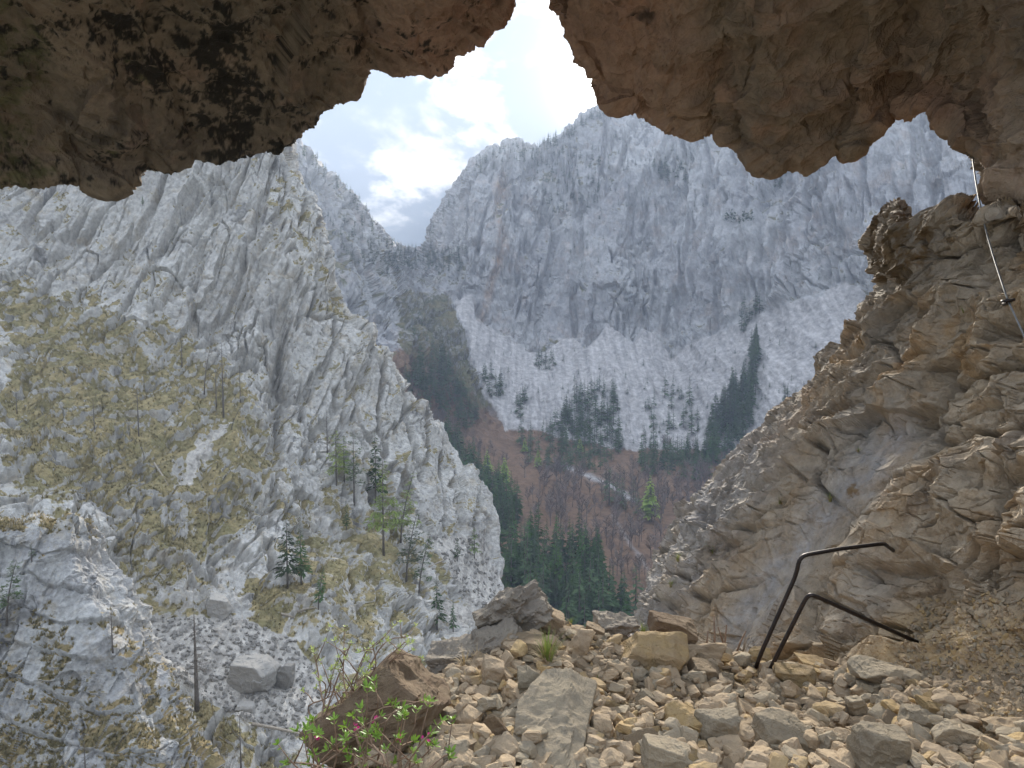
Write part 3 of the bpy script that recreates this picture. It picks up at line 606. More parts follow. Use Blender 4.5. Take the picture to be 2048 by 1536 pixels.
STANDS = [
 ([(800, 765), (830, 750), (862, 715), (885, 720), (915, 775), (965, 840), (940, 862), (860, 822), (805, 785)], 110, (40, 58), 'dark green spruce in the slanting stand below the saddle', 'spruces on the slope below the saddle', 2.4),
 ([(868, 890), (900, 890), (965, 950), (1035, 1030), (1030, 1075), (960, 1075), (925, 975)], 95, (60, 88), 'dark green spruce in the stand right beside the pale cliff edge', 'spruces beside the cliff edge', 3.0),
 ([(1040, 885), (1115, 850), (1150, 800), (1180, 775), (1232, 790), (1243, 905), (1205, 950), (1120, 945), (1060, 930)], 170, (32, 54), 'dark green spruce in the stand climbing the middle of the scree', 'spruces climbing the middle of the scree', 2.7),
 ([(995, 1140), (1060, 1090), (1140, 1110), (1205, 1160), (1255, 1215), (1245, 1275), (1090, 1275), (1000, 1215)], 95, (85, 125), 'tall dark green spruce in the near stand behind the rubble crest', 'tall spruces behind the rubble crest', 4.8),
 ([(1400, 925), (1425, 850), (1455, 790), (1490, 750), (1512, 690), (1512, 780), (1495, 870), (1450, 930)], 110, (44, 72), 'dark green spruce in the strip beside the tan rock wall', 'spruces in the strip beside the tan wall', 2.7),
 ([(1275, 925), (1350, 905), (1440, 945), (1400, 965), (1290, 950)], 60, (40, 60), 'dark green spruce at the foot of the right scree fan', 'spruces at the foot of the right scree fan', 3.6),
]
LOOSE = [([(1075, 715), (1110, 720), (1105, 745), (1070, 740)], 10, (18, 30)), ([(965, 750), (1000, 760), (1005, 810), (970, 800)], 14, (20, 34)), ([(1030, 800), (1050, 800), (1050, 840), (1030, 840)], 7, (22, 34)), ([(1290, 800), (1400, 780), (1400, 900), (1280, 900)], 34, (14, 40)), ([(960, 700), (1240, 700), (1500, 680), (1640, 640), (1640, 860), (1240, 890), (1010, 850)], 150, (4, 13)), ([(1480, 620), (1520, 620), (1520, 680), (1480, 680)], 9, (25, 42)), ([(1550, 790), (1590, 790), (1590, 830), (1560, 830)], 4, (26, 45)), ([(820, 640), (850, 640), (860, 690), (830, 680)], 10, (14, 24)),
 ([(1000, 1230), (1000, 1100), (1260, 1200), (1290, 1290), (1000, 1290)], 24, (70, 110)), ([(1450, 960), (1720, 960), (1720, 1160), (1400, 1160)], 60, (40, 70)), ([(1205, 980), (1280, 1000), (1280, 1040), (1210, 1020)], 8, (40, 60)), ([(1130, 600), (1500, 560), (1500, 640), (1150, 640)], 14, (5, 11))]
TINY = [([(1075, 292), (1135, 262), (1185, 228), (1240, 212), (1240, 222), (1190, 242), (1140, 280), (1080, 308)], 80, (9, 19)), ([(940, 335), (1000, 296), (1085, 292), (1085, 330), (1010, 330), (950, 356)], 55, (8, 17)), ([(1050, 320), (1200, 290), (1200, 420), (1100, 430)], 110, (7, 15)), ([(850, 500), (870, 430), (905, 385), (915, 390), (885, 450), (870, 510)], 16, (7, 13)), ([(565, 286), (605, 290), (715, 400), (770, 480), (830, 505), (830, 515), (760, 500), (690, 400), (600, 310)], 95, (8, 17)), ([(640, 430), (700, 440), (790, 520), (780, 560), (690, 520)], 70, (10, 18)), ([(775, 500), (930, 500), (930, 545), (790, 545)], 95, (10, 18)), ([(1308, 340), (1332, 325), (1338, 365), (1318, 372)], 14, (16, 30)), ([(1352, 340), (1372, 335), (1372, 362), (1352, 362)], 6, (14, 24)), ([(1546, 345), (1570, 345), (1570, 380), (1546, 380)], 8, (14, 26)), ([(1200, 240), (1420, 300), (1420, 420), (1220, 420)], 40, (6, 12)), ([(1500, 380), (1720, 380), (1720, 560), (1500, 560)], 22, (6, 12)), ([(1100, 420), (1300, 400), (1300, 560), (1100, 560)], 24, (6, 11))]
pool = []
for poly, n, hs, lab, grp, md in STANDS:
    for x, y in sample_poly(poly, n, frng, md): pool.append((x, y, frng.uniform(*hs), lab, grp))
for poly, n, hs in LOOSE + TINY:
    for x, y in sample_poly(poly, n, frng): pool.append((x, y, frng.uniform(*hs) * 1.35, None, None))
spots = []
for x, y, hp, lab, grp in pool:
    P = ground('far', x, y)
    if P is not None: spots.append((P, hp * P[1] / FPX, hp, lab, grp))
spots.sort(key=lambda q: (q[3] is None, -q[2]))
indiv = [q for q in spots if q[3]][:298]; rest = [q for q in spots if q[3]][298:] + [q for q in spots if not q[3]]
for k, (P, h, hp, lab, grp) in enumerate(indiv):
    o = link('spruce_tree', SP_ME[k % 7], None, P, label=lab, category='tree', group=grp)
    wd = frng.uniform(0.85, 1.2); o.scale = (h * wd, h * wd, h); o.rotation_euler = (0, 0, frng.uniform(0, 6.28))
lows = [far_spruce(170 + k, R=0.2, lev=10, nb=6).arrays() for k in range(4)]
fm = MB()
for k, (P, h, hp, lab, grp) in enumerate(rest):
    V, F, mi = lows[k % 4]; a = frng.uniform(0, 6.28); ca, sa = math.cos(a), math.sin(a); wd = h * frng.uniform(0.9, 1.5)
    Q = np.stack([(V[:, 0] * ca - V[:, 1] * sa) * wd, (V[:, 0] * sa + V[:, 1] * ca) * wd, V[:, 2] * h], -1) + P
    fm.v.append(Q); fm.f += [[i + fm.n for i in f] for f in F]; fm.m += mi; fm.n += len(V)
link('distant_conifers', fm.mesh('distant_conifers', [M['bark'], M['needle']], False), kind='stuff', label='tiny far conifers scattered over ridges, ledges and scree of the mountains')
BEECH = [([(1040, 945), (1120, 965), (1240, 960), (1430, 960), (1400, 1060), (1330, 1180), (1290, 1240), (1210, 1140), (1140, 1085), (1060, 1050)], 175, (34, 66), 'bare grey-brown beech on the red leaf-covered valley slope', 'bare beeches on the red valley slope', 7),
         ([(820, 800), (880, 840), (960, 890), (1020, 930), (980, 930), (900, 880), (850, 860)], 50, (24, 38), 'bare mauve-brown beech on the slope under the slanting spruce stand', 'bare beeches under the slanting spruce stand', 5),
         ([(1290, 880), (1480, 930), (1560, 850), (1600, 780), (1500, 900), (1440, 960)], 40, (20, 36), 'bare beech at the edge of the scree beside the tan wall', 'bare beeches at the scree edge', 5)]
kb = 0
for poly, n, hs, lab, grp, md in BEECH:
    for x, y in sample_poly(poly, n, frng, md):
        P = ground('far', x, y)
        if P is None: continue
        h = frng.uniform(*hs) * P[1] / FPX; o = link('beech_tree', BE_ME[kb % 6], None, P, label=lab, category='tree', group=grp); kb += 1
        o.scale = (h * 1.1, h * 1.1, h); o.rotation_euler = (0, 0, frng.uniform(0, 6.28))
for x, y, hp, lab in ((1297, 1040, 72, 'bright yellow-green tree standing tall on the red valley slope'), (1352, 1068, 34, 'small yellow-green tree below the tan wall edge'), (1162, 905, 26, 'pale green tree at the top of the bare beech slope'), (1050, 905, 24, 'small pale green tree between spruces at the scree foot'), (1078, 935, 30, 'pale green tree left of the pale track'), (1010, 960, 40, 'pale green larch beside the cliff-edge spruces'), (975, 945, 38, 'pale green larch rising from the cliff-edge spruce stand'), (1310, 1215, 50, 'light green tree low beside the tan wall foot')):
    P = ground('far', x, y); h = 1.35 * hp * P[1] / FPX
    o = link('green_tree', LG_ME[int(x) % 3], None, P, label=lab, category='tree', group='fresh green trees in the valley'); o.scale = (h * 1.15, h * 1.15, h)
# dwarf pine patch on the wall
rb = MB(); rg = np.random.default_rng(3)
for k in range(150):
    P0 = ground('far', 1447 + 58 * rg.random(), 437 + 8 * rg.normal() * 0.6); th = rg.uniform(0, 6.28)
    rb.add(*kite(P0 + np.array([0, -1, rg.uniform(-1, 3)]), (math.cos(th), math.sin(th), rg.uniform(0.2, 1)), rg.uniform(3, 6), 1.3, 0.1, rg.uniform(-0.5, 0.5)), 0)
link('dwarf_pine_patch', rb.mesh('dwarf_pine_patch', M['needle'], False), label='dark green dwarf pine thicket on a ledge of the far grey wall', kind='stuff')

# ------------------------------------------------------------------ trees of the cliff across the gorge
def cliff_tree(kind, px, py, hp, lab, key='cliff', lean=(0, 0), seed=0, name=None):
    P = ground(key, px, py)
    if P is None: return
    h = hp * P[1] / FPX; rng = np.random.default_rng(seed + int(px)); cat = 'tree'
    root = link(name or {'s': 'spruce_tree', 'p': 'pine_tree', 'l': 'larch_tree', 'b': 'bare_tree', 'd': 'dead_tree'}[kind], None, None, P, label=lab, category=cat, group='trees on the cliff across the gorge')
    n = 7; L = np.array([lean[0], lean[1]]); top = [np.array([L[0] * t ** 1.6, L[1] * t ** 1.6, t * h - (0.4 if t == 0 else 0)]) for t in np.linspace(0, 1, n)]
    rr = (0.011 * h + 0.05) * (1.8 if kind == 'd' else 1.0); tb = MB(); tb.tube(top, np.linspace(rr, rr * 0.15, n), 7)
    cb = MB()
    def along(t): i = min(int(t * (n - 1)), n - 2); return top[i] + (top[i + 1] - top[i]) * (t * (n - 1) - i)
    if kind in 's':
        spruce_crown(cb, h, h * 0.18, 24, 7, rng, 0.2, 6, 0.08, 0, 0.4)
    elif kind == 'p':
        for k in range(38):
            t = rng.uniform(0.28, 1.0); p = along(t); th = rng.uniform(0, 6.28); r = h * 0.2 * (1.15 - t * 0.8) * rng.uniform(0.5, 1.1); e = p + np.array([math.cos(th) * r, math.sin(th) * r, r * rng.uniform(-0.25, 0.3)])
            tb.tube([p, (p + e) / 2 + [0, 0, 0.05 * r], e], [rr * 0.22, rr * 0.15, rr * 0.06], 3, 0, False)
            for q in range(16):
                c = p + (e - p) * rng.uniform(0.45, 1.05) + rng.normal(0, 0.11 * r, 3); a = rng.uniform(0, 6.28)
                cb.add(*kite(c, (math.cos(a), math.sin(a), rng.uniform(-0.1, 0.6)), r * rng.uniform(0.26, 0.46), r * 0.085, 0.2, rng.uniform(-0.6, 0.6)), 0)
    else:
        nbr = {'l': 64, 'b': 26, 'd': 30}[kind]
        for k in range(nbr):
            t = rng.uniform(0.22 if kind != 'd' else 0.3, 0.97); p = along(t); th = rng.uniform(0, 6.28); r = h * (0.2 if kind == 'l' else 0.17) * (1.2 - t) * rng.uniform(0.5, 1.2)
            dz = rng.uniform(-0.35, 0.1) if kind != 'b' else rng.uniform(0.1, 0.8); e = p + np.array([math.cos(th) * r, math.sin(th) * r, dz * r])
            tb.tube([p, (p + e) / 2 + [0, 0, 0.08 * r], e], [rr * 0.2, rr * 0.13, rr * 0.05], 3, 0, False)
            for q in range(4):
                s0 = p + (e - p) * rng.uniform(0.3, 1); s1 = s0 + (e - p) * 0.3 + rng.normal(0, 0.16 * r, 3); tb.tube([s0, s1], [rr * 0.08, rr * 0.03], 3, 0, False)
            if kind == 'l':
                for q in range(13):
                    c = p + (e - p) * rng.uniform(0.25, 1.05) + rng.normal(0, 0.05 * r, 3); a = rng.uniform(0, 6.28)
                    cb.add(*kite(c, (math.cos(a), math.sin(a), rng.uniform(-0.6, 0.2)), r * rng.uniform(0.2, 0.4), r * 0.055, 0.5, rng.uniform(-0.6, 0.6)), 0)
    bk = M['bark']
    link('trunk', tb.mesh('trunk', bk), root)
    if cb.n:
        if kind == 's' and (lean[0] or lean[1]):
            for v in cb.v: t = np.clip(v[:, 2] / h, 0, 1) ** 1.6; v[:, 0] += L[0] * t; v[:, 1] += L[1] * t
        link('crown', cb.mesh('crown', M[{'s': 'needle', 'p': 'pine', 'l': 'larch'}[kind]], False), root)
for a in (
 ('d', 393, 1416, 205, 'tall bare dead conifer trunk on the scree left of the boulders'),
 ('s', 636, 1216, 92, 'small dark green spruce leaning beside the footpath', 'cliff', (1.4, 0)),
 ('s', 575, 1172, 165, 'tall thin spruce against white rock, left one of a pair'), ('s', 602, 1164, 128, 'thinner spruce with grey branches, right one of a pair'),
 ('p', 710, 1006, 148, 'tall open pine in front of the steep white rock face'), ('s', 745, 1002, 150, 'slender dark spruce right of the tall open pine'),
 ('l', 672, 968, 122, 'thin pale larch left of the open pine'), ('l', 688, 962, 96, 'shorter pale larch beside the open pine'),
 ('l', 766, 1110, 200, 'large fresh green larch on the cliff spur'), ('l', 800, 1080, 150, 'fresh green larch leaning out over the cliff spur', 'cliff', (4, 0)),
 ('s', 694, 1056, 62, 'small bushy dark conifer on the grassy gully edge'), ('p', 815, 1160, 150, 'grey-green pine at the lower end of the cliff spur', 'cliff', (3, 0)),
 ('p', 836, 1190, 130, 'dark pine overhanging the steep drop of the spur', 'cliff', (3, 0)), ('s', 868, 1255, 115, 'dark spruce low on the spur above the rubble crest'), ('s', 905, 1262, 70, 'dark spruce beside the scree just above the rubble'),
 ('s', 912, 1122, 54, 'small dark spruce alone on the pale scree slope'), ('l', 950, 1112, 66, 'thin pale larch at the upper scree edge'), ('b', 968, 1100, 52, 'thin bare tree right of the thin pale larch'), ('b', 958, 1190, 44, 'small dead-looking bare tree on the pale scree slope'),
 ('b', 411, 785, 92, 'curved bare tree on the ledge above the gravel streak', 'cliff', (2.0, 0)), ('b', 447, 834, 150, 'tallest bare larch on the ledge above the gravel streak'), ('b', 461, 858, 52, 'short bent bare tree at the head of the gravel streak', 'cliff', (3, 0)), ('b', 432, 812, 80, 'bare tree left of the tallest bare larch'),
 ('b', 279, 868, 100, 'lone thin bare trunk on the left grass slope'), ('b', 190, 856, 62, 'small thin bare trunk left of the lone trunk'), ('b', 35, 826, 52, 'small bare trunk near the left picture edge'), ('b', 362, 732, 76, 'thin bare tree on the rocky slope above the ledge'),
 ('b', 553, 868, 60, 'bare tree leaning almost level out of the rock', 'cliff', (9, 0)), ('b', 655, 905, 90, 'bare thin tree in the cliff gully'), ('b', 480, 800, 74, 'bare tree right of the tallest bare larch'),
 ('p', 12, 1245, 130, 'grey-green bushy pine at the left picture edge', 'near', (1.5, 0)), ('b', 226, 1300, 90, 'thin bare sapling on the near buttress', 'near'), ('b', 170, 1545, 70, 'thin dark stem at the foot of the near buttress', 'near'), ('b', 480, 1540, 120, 'bare sapling below the scree boulders'),
 ('s', 285, 408, 20, 'tiny dark conifer high on the pale cliff'), ('p', 60, 1120, 40, 'small dark shrubby pine on the near buttress', 'near')):
    cliff_tree(*a[:5], **({'key': a[5]} if len(a) > 5 else {}), **({'lean': a[6]} if len(a) > 6 else {}))
# tufts of dry grass on the ledges
M['straw'] = plain_mat('dry_grass_blades', (0.40, 0.31, 0.17), (0.30, 0.22, 0.11), 9.0, rough=0.7, bump=0, trans=0.15)
def ledge_grass(key, n, lo, hi, nb, name, lab, seed):
    V, mk = MASKS[key]; px, py, d = proj(V); ok = np.nonzero((mk[:, 0] > 0.40) & (mk[:, 1] < 0.3) & (px > -20) & (px < 1040) & (py > 290) & (py < 1560))[0]
    rng = np.random.default_rng(seed); idx = rng.choice(ok, min(n, len(ok)), False); P = V[idx]
    th = rng.uniform(0, 6.28, (len(P), nb)); L = rng.uniform(lo, hi, (len(P), 1)) * rng.uniform(0.7, 1.1, (len(P), nb)); out = rng.uniform(0.2, 0.9, (len(P), nb))
    dr = np.stack([np.cos(th), np.sin(th), 0 * th], -1); sd_ = np.stack([-np.sin(th), np.cos(th), 0 * th], -1) * (L * 0.16)[..., None]
    b = P[:, None] - np.array([0, 0, 0.05]); tip = b + dr * (L * out)[..., None] + np.array([0, 0, 1.0]) * (L * (1 - 0.4 * out))[..., None]
    Q = np.stack([b - sd_, b + sd_, tip], 2).reshape(-1, 3); link(name, mesh_from(name, Q, np.arange(len(Q)).reshape(-1, 3), M['ledge_grass']), kind='stuff', label=lab)
M['ledge_grass'] = plain_mat('dry_ledge_grass', (0.285, 0.235, 0.125), (0.19, 0.165, 0.08), 0.25, bump=0, trans=0.2)
ledge_grass('cliff', 6500, 0.45, 1.0, 5, 'ledge_grass', 'tufts of dry yellow grass over the ledges of the cliff', 61)
ledge_grass('near', 2600, 0.3, 0.65, 7, 'buttress_grass', 'tufts of dry ochre grass on the near buttress', 62)
# fallen trunks
for (x0, y0), (x1, y1), lab in (((308, 925), (336, 968), 'bleached fallen trunk beside the gravel streak'), ((505, 1447), (622, 1470), 'long fallen trunk lying across the lower scree'), ((858, 1135), (902, 1112), 'pale fallen trunk on the scree by the lone spruce'), ((672, 1160), (705, 1180), 'short fallen branch on the grassy slope'), ((598, 1220), (632, 1212), 'short log lying beside the leaning spruce'), ((560, 1225), (590, 1235), 'thin grey log on the grass by the footpath')):
    A, B = ground('cliff', x0, y0), ground('cliff', x1, y1); mb = MB(); mid = (A + B) / 2 + [0, 0, 0.1]
    mb.tube([A - A, (mid - A), B - A], [0.24, 0.2, 0.1], 7)
    link('fallen_log', mb.mesh('fallen_log', M['dead']), None, A + [0, -0.25, 0.12], label=lab, category='log', group='fallen trunks on the cliff')

# ------------------------------------------------------------------ stones
def cube_sphere(n):
    V, F = [], []; idx = {}
    for ax in range(3):
        for sg in (-1, 1):
            g = {}
            for i in range(n + 1):
                for j in range(n + 1):
                    p = [0, 0, 0]; p[ax] = sg; p[(ax + 1) % 3] = math.tan(math.pi / 4 * (2 * i / n - 1)); p[(ax + 2) % 3] = math.tan(math.pi / 4 * (2 * j / n - 1))
                    kx = tuple(round(q, 5) for q in p)
                    if kx not in idx: idx[kx] = len(V); V.append(p)
                    g[i, j] = idx[kx]
            for i in range(n):
                for j in range(n):
                    q = [g[i, j], g[i + 1, j], g[i + 1, j + 1], g[i, j + 1]]; F.append(q if sg > 0 else q[::-1])
    V = np.array(V, float); return V / np.linalg.norm(V, axis=1)[:, None], np.array(F)
CS = {n: cube_sphere(n) for n in (6, 14, 22, 34)}
def stone_mesh(seed, dims, mat, n=14, planes=9, rough=0.5, name='stone'):
    rng = np.random.default_rng(seed); D, F = CS[n]; dims = np.array(dims, float)
    nrm = rng.normal(size=(planes, 3)); nrm /= np.linalg.norm(nrm, axis=1)[:, None]
    hgt = rng.uniform(0.62, 1.0, planes)
    box = np.concatenate([np.eye(3), -np.eye(3)]) + rng.normal(0, 0.13, (6, 3)); box /= np.linalg.norm(box, axis=1)[:, None]
    nrm = np.concatenate([nrm, box]); hgt = np.concatenate([hgt, rng.uniform(0.55, 0.8, 6)])
    dot = D @ nrm.T; r = np.where(dot > 0.05, hgt / np.maximum(dot, 0.05), 9)
    r = -np.log(np.exp(-r * 40).sum(1)) / 40; r = np.clip(r, 0.2, 1.25)
    V = D * r[:, None] * dims / 2 / 0.78
    s = dims.mean(); Q = V / s * 3 + seed * 1.7
    b1, e1 = blocks(Q * np.array([1, 1, 1.8]) * 1.2, seed, 0.9); b2, e2 = blocks(Q * 3.4, seed + 1, 1.0)
    V = V + D * ((-b1 * 0.10 - b2 * 0.03 + fbm(Q * 2.2, 3) * 0.02 - crk(e1, 0.04) * 0.03) * rough * s)[:, None]
    return mesh_from(name, V, F, mat, False)
def stone_mat(name, a, b, dark):
    m, T = new_mat(name); co = T.n('ShaderNodeTexCoord').outputs['Object']
    r = T.n('ShaderNodeObjectInfo').outputs['Random']
    cv = T.vmath('ADD', co, T.n('ShaderNodeCombineXYZ', {0: T.math('MULTIPLY', r, 31.0), 1: T.math('MULTIPLY', r, 17.0), 2: 0.0}).outputs[0]).outputs[0]
    n1 = T.noise(cv, 7.0, 4, 0.6, 0.4); n2 = T.noise(cv, 60.0, 5, 0.75)
    col = T.mix(T.step(n1, 0.35, 0.65), a, b); col = T.mix(T.math('MULTIPLY', T.step(n2, 0.54, 0.72), 0.7), col, dark)
    v = T.math('MULTIPLY_ADD', T.math('FRACT', T.math('MULTIPLY', r, 5.3)), 0.5, 0.54)
    v = T.math('MULTIPLY', v, T.math('MULTIPLY_ADD', T.math('SUBTRACT', n2, 0.5), 0.7, 1.0))
    col = T.vmath('MULTIPLY', col, T.n('ShaderNodeCombineXYZ', {0: v, 1: v, 2: v}).outputs[0]).outputs[0]
    bp = T.n('ShaderNodeBump', {'Height': n2, 'Strength': 0.65, 'Distance': 0.012}).outputs[0]
    principled(T, col, 0.93, bp, 0.2); return m
ST = {'tan': stone_mat('tan_limestone_rubble', (0.385, 0.29, 0.185), (0.33, 0.255, 0.172), (0.165, 0.125, 0.078)), 'buff': stone_mat('ochre_limestone_rubble', (0.41, 0.29, 0.14), (0.36, 0.265, 0.155), (0.2, 0.135, 0.075)),
      'grey': stone_mat('grey_limestone_rubble', (0.325, 0.268, 0.185), (0.275, 0.228, 0.162), (0.17, 0.15, 0.125)), 'brown': stone_mat('brown_limestone_rubble', (0.20, 0.135, 0.085), (0.26, 0.19, 0.12), (0.10, 0.07, 0.05)),
      'dark': stone_mat('dark_weathered_limestone', (0.25, 0.215, 0.175), (0.32, 0.275, 0.215), (0.085, 0.072, 0.06)), 'pale': stone_mat('pale_limestone_boulder', (0.40, 0.375, 0.335), (0.34, 0.32, 0.285), (0.16, 0.15, 0.135))}
KEY = []                            # stones already laid (px, py, half width)
def lay(px, py, wpx, hpx, tilt, matk, lab, thick=0.7, seed=0, n=22, lift=0.3, key='floor', name='stone', rough=0.5, yaw=0.0, pitch=0.0, planes=9, grp='stones one can tell apart on the rubble', cat='stone'):
    P = ground(key, px, py + hpx * 0.25); d = P[1]; s = d / FPX
    W, Hh = wpx * s, hpx * s
    me = stone_mesh(seed or int(px * 3 + py), (W, W * thick, Hh), ST[matk], n, planes, rough=rough, name=name)
    o = link(name, me, None, unproj(px, py, proj(P)[2] - 0.0) , label=lab, category=cat, group=grp)
    o.rotation_euler = (math.radians(pitch), math.radians(tilt), math.radians(yaw)); KEY.append((px, py, max(wpx, hpx) * 0.42)); return o
for a in (
 (1095, 1240, 78, 58, 12, 'tan', 'rounded tan boulder perched on the rubble crest', 0.8),
 (1045, 1286, 88, 34, 4, 'tan', 'flat tan slab lying under the perched boulder', 0.9),
 (1160, 1293, 46, 92, 30, 'tan', 'elongated tan block tilted to the right above the grass tuft', 0.9),
 (1308, 1312, 132, 92, 14, 'buff', 'large rough ochre block in the middle of the crest', 0.8),
 (984, 1352, 52, 66, 18, 'tan', 'blunt tan block standing left of the grey slab', 0.9),
 (1480, 1384, 64, 66, 6, 'grey', 'smooth flat-faced grey-brown block with straight edges', 0.45),
 (1560, 1478, 122, 92, 16, 'grey', 'big angular grey stone at the lower middle right', 0.8),
 (1928, 1474, 146, 38, 17, 'grey', 'long narrow pale grey slab at lower right', 0.45),
 (1775, 1350, 150, 42, 12, 'grey', 'long grey slab with dark underside below the lower rung', 0.5),
 (1302, 1402, 58, 44, 25, 'grey', 'small dark grey angular stone in the middle of the rubble', 0.7),
 (1000, 1462, 30, 96, -35, 'brown', 'thin dark shard leaning against the largest grey slab', 0.5),
 (1065, 1378, 62, 90, -6, 'grey', 'rough pitted grey block on top of the largest slab', 0.7),
 (1345, 1250, 118, 34, 14, 'brown', 'arched brown rock flake at the right end of the crest', 0.7),
 (848, 1462, 92, 64, 10, 'tan', 'angular tan stone behind the pink-flowered shrub', 0.8),
 (1590, 1352, 84, 46, 8, 'buff', 'smooth yellow block below the feet of the rungs', 0.7),
 (1648, 1338, 110, 30, 16, 'buff', 'long yellow stone against the foot of the tan wall', 0.5),
 (1522, 1318, 62, 34, 18, 'buff', 'orange-edged stone right at the foot of the upper rung', 0.6),
 (1410, 1350, 84, 52, 20, 'tan', 'tan slab just right of the large ochre block', 0.7),
 (1372, 1455, 110, 84, 24, 'buff', 'big yellowish wedge stone at the bottom middle', 0.8),
 (1428, 1455, 76, 76, 10, 'grey', 'square rough grey-brown stone between two larger stones', 0.8),
 (1340, 1520, 120, 66, 18, 'grey', 'pale grey angular stone at the bottom edge', 0.8),
 (1668, 1490, 60, 50, 5, 'grey', 'rounded pale stone right of the big angular stone', 0.8),
 (1750, 1505, 110, 110, 20, 'grey', 'broad grey slab at the bottom right', 0.7),
 (1718, 1420, 44, 70, -20, 'grey', 'upright pitted grey stone among tan slabs', 0.7),
 (1205, 1462, 50, 62, 10, 'tan', 'stubby tan stone beside the largest grey slab', 0.8),
 (1188, 1262, 50, 30, 20, 'tan', 'small tan block wedged behind the tilted elongated block', 0.8),
 (1870, 1415, 90, 34, 14, 'buff', 'yellow slab at the edge of the sandy patch', 0.6),
 (1845, 1440, 96, 40, 12, 'grey', 'flat grey slab above the long narrow slab', 0.7),
 (745, 1425, 250, 165, -30, 'brown', '', 0.6))[:-1]:
    lay(*a[:7], thick=a[7], n=34 if a[2] > 70 else 22)
lay(1100, 1462, 165, 62, 6, 'grey', 'largest flat grey slab at the bottom middle of the rubble', thick=1.75, n=34, planes=4, pitch=14, yaw=-14)
lay(738, 1432, 250, 150, -36, 'brown', 'big dark brown slab overhanging at the left end of the rubble', thick=0.7, n=34, planes=3, pitch=-18, yaw=12, rough=0.7)
lay(1022, 1228, 150, 92, -34, 'dark', 'knobbly dark grey rock outcrop on the left crest', thick=0.7, n=34, rough=1.5, name='rock_outcrop', cat='rock')
lay(985, 1290, 120, 42, -22, 'dark', 'dark weathered rock ledge below the left crest outcrop', thick=0.8, n=34, rough=1.4, name='rock_outcrop', cat='rock')
lay(905, 1312, 120, 40, -14, 'dark', 'dark crumbly rock ledge above the dead grass', thick=0.8, n=34, rough=1.3, name='rock_outcrop', cat='rock')
lay(1235, 1248, 86, 32, 6, 'dark', 'dark weathered rock on the middle of the crest skyline', thick=0.8, n=34, rough=1.3, name='rock_outcrop', cat='rock')
RUB = [(700, 1560), (760, 1480), (850, 1400), (930, 1330), (1000, 1290), (1100, 1260), (1250, 1275), (1400, 1295), (1500, 1318), (1640, 1325), (1760, 1330), (1830, 1360), (1900, 1395), (1980, 1440), (2080, 1470), (2080, 1570)]
srng = np.random.default_rng(11)
VAR = []
for k in range(26):
    dm = (1.0, srng.uniform(0.5, 0.85), srng.uniform(0.22, 0.5)); VAR.append([stone_mesh(300 + k, dm, ST[c], 14, name='stone') for c in (('tan',) if k % 4 else ('tan', 'grey', 'buff'))])
laid = 0; tries = 0; Pn = np.array(RUB, float)
while laid < 266 and tries < 60000:
    tries += 1; x = srng.uniform(690, 2080); y = srng.uniform(1262, 1560)
    if not inpoly(np.array([x]), np.array([y]), RUB)[0]: continue
    big = 0.55 + 0.55 * (y - 1260) / 280; late = 1.0 if tries < 1500 else 0.62
    wpx = srng.lognormal(math.log(58 * big * late), 0.32); wpx = min(max(wpx, 18), 125)
    if any((x - a) ** 2 + ((y - b) * 1.45) ** 2 < (0.80 * (c + wpx * 0.42)) ** 2 for a, b, c in KEY): continue
    P = ground('floor', x, y)
    if P is None: continue
    W = wpx * proj(P)[2] / FPX; v = VAR[laid % 26]; u = srng.random(); me = v[laid // 26 % len(v)]
    zone = 'on the left slope beside the shrub' if x < 940 else 'around the rubble crest' if y < 1345 and x < 1500 else 'at the foot of the iron rungs' if y < 1400 and x < 1800 else 'beside the sandy patch' if x > 1800 and y < 1480 else 'near the largest flat slab' if x < 1260 else 'below the large ochre block' if x < 1500 else 'at the lower right of the rubble'
    lab_ = ('big' if wpx > 52 else 'middling' if wpx > 34 else 'small') + ' ' + {'grey': 'grey', 'buff': 'ochre', 'tan': 'tan'}[[q for q in ST if ST[q] is me.materials[0]][0]] + ' rubble stone ' + zone
    o = link('stone', me, None, P + np.array([0, 0, 0.06 * W]), label=lab_, category='stone', group='loose rubble stones: ' + lab_)
    W *= 1.2; o.scale = (W, W, W); o.rotation_euler = (srng.normal(0.12, 0.28), srng.normal(0.15, 0.3), srng.uniform(0, 6.28)); KEY.append((x, y, wpx * 0.42)); laid += 1
print('stones', laid, tries)
# gravel between the stones and on the sandy patch
gm_ = []; gf = []; gi = []; base = 0
GVS = []
for k in range(18):                # angular chips
    bm = bmesh.new()
    for p in srng.uniform(-1, 1, (22, 3)) * np.array([1.0, 0.75, srng.uniform(0.35, 0.6)]): bm.verts.new(p)
    bmesh.ops.convex_hull(bm, input=bm.verts[:]); bmesh.ops.triangulate(bm, faces=bm.faces[:]); vs = [v for v in bm.verts if v.link_faces]
    ix = {v: n for n, v in enumerate(vs)}; GVS.append((np.array([v.co[:] for v in vs]), np.array([[ix[v] for v in f.verts] for f in bm.faces]))); bm.free()
def gravel(poly, n, lo, hi, key, zl=0.2):
    global base
    for x, y in sample_poly(poly, n, srng):
        P = ground(key, x, y)
        if P is None: continue
        W = srng.uniform(lo, hi) * proj(P)[2] / FPX * 0.5; A = srng.normal(size=(3, 3)); q, _ = np.linalg.qr(A)
        GV, GFc = GVS[srng.integers(0, 18)]; V = GV @ q.T * W * 1.3 + P + np.array([0, 0, W * zl])
        gm_.append(V); gf.append(GFc + base); gi.append(np.full(len(GFc), srng.integers(0, 4))); base += len(V)
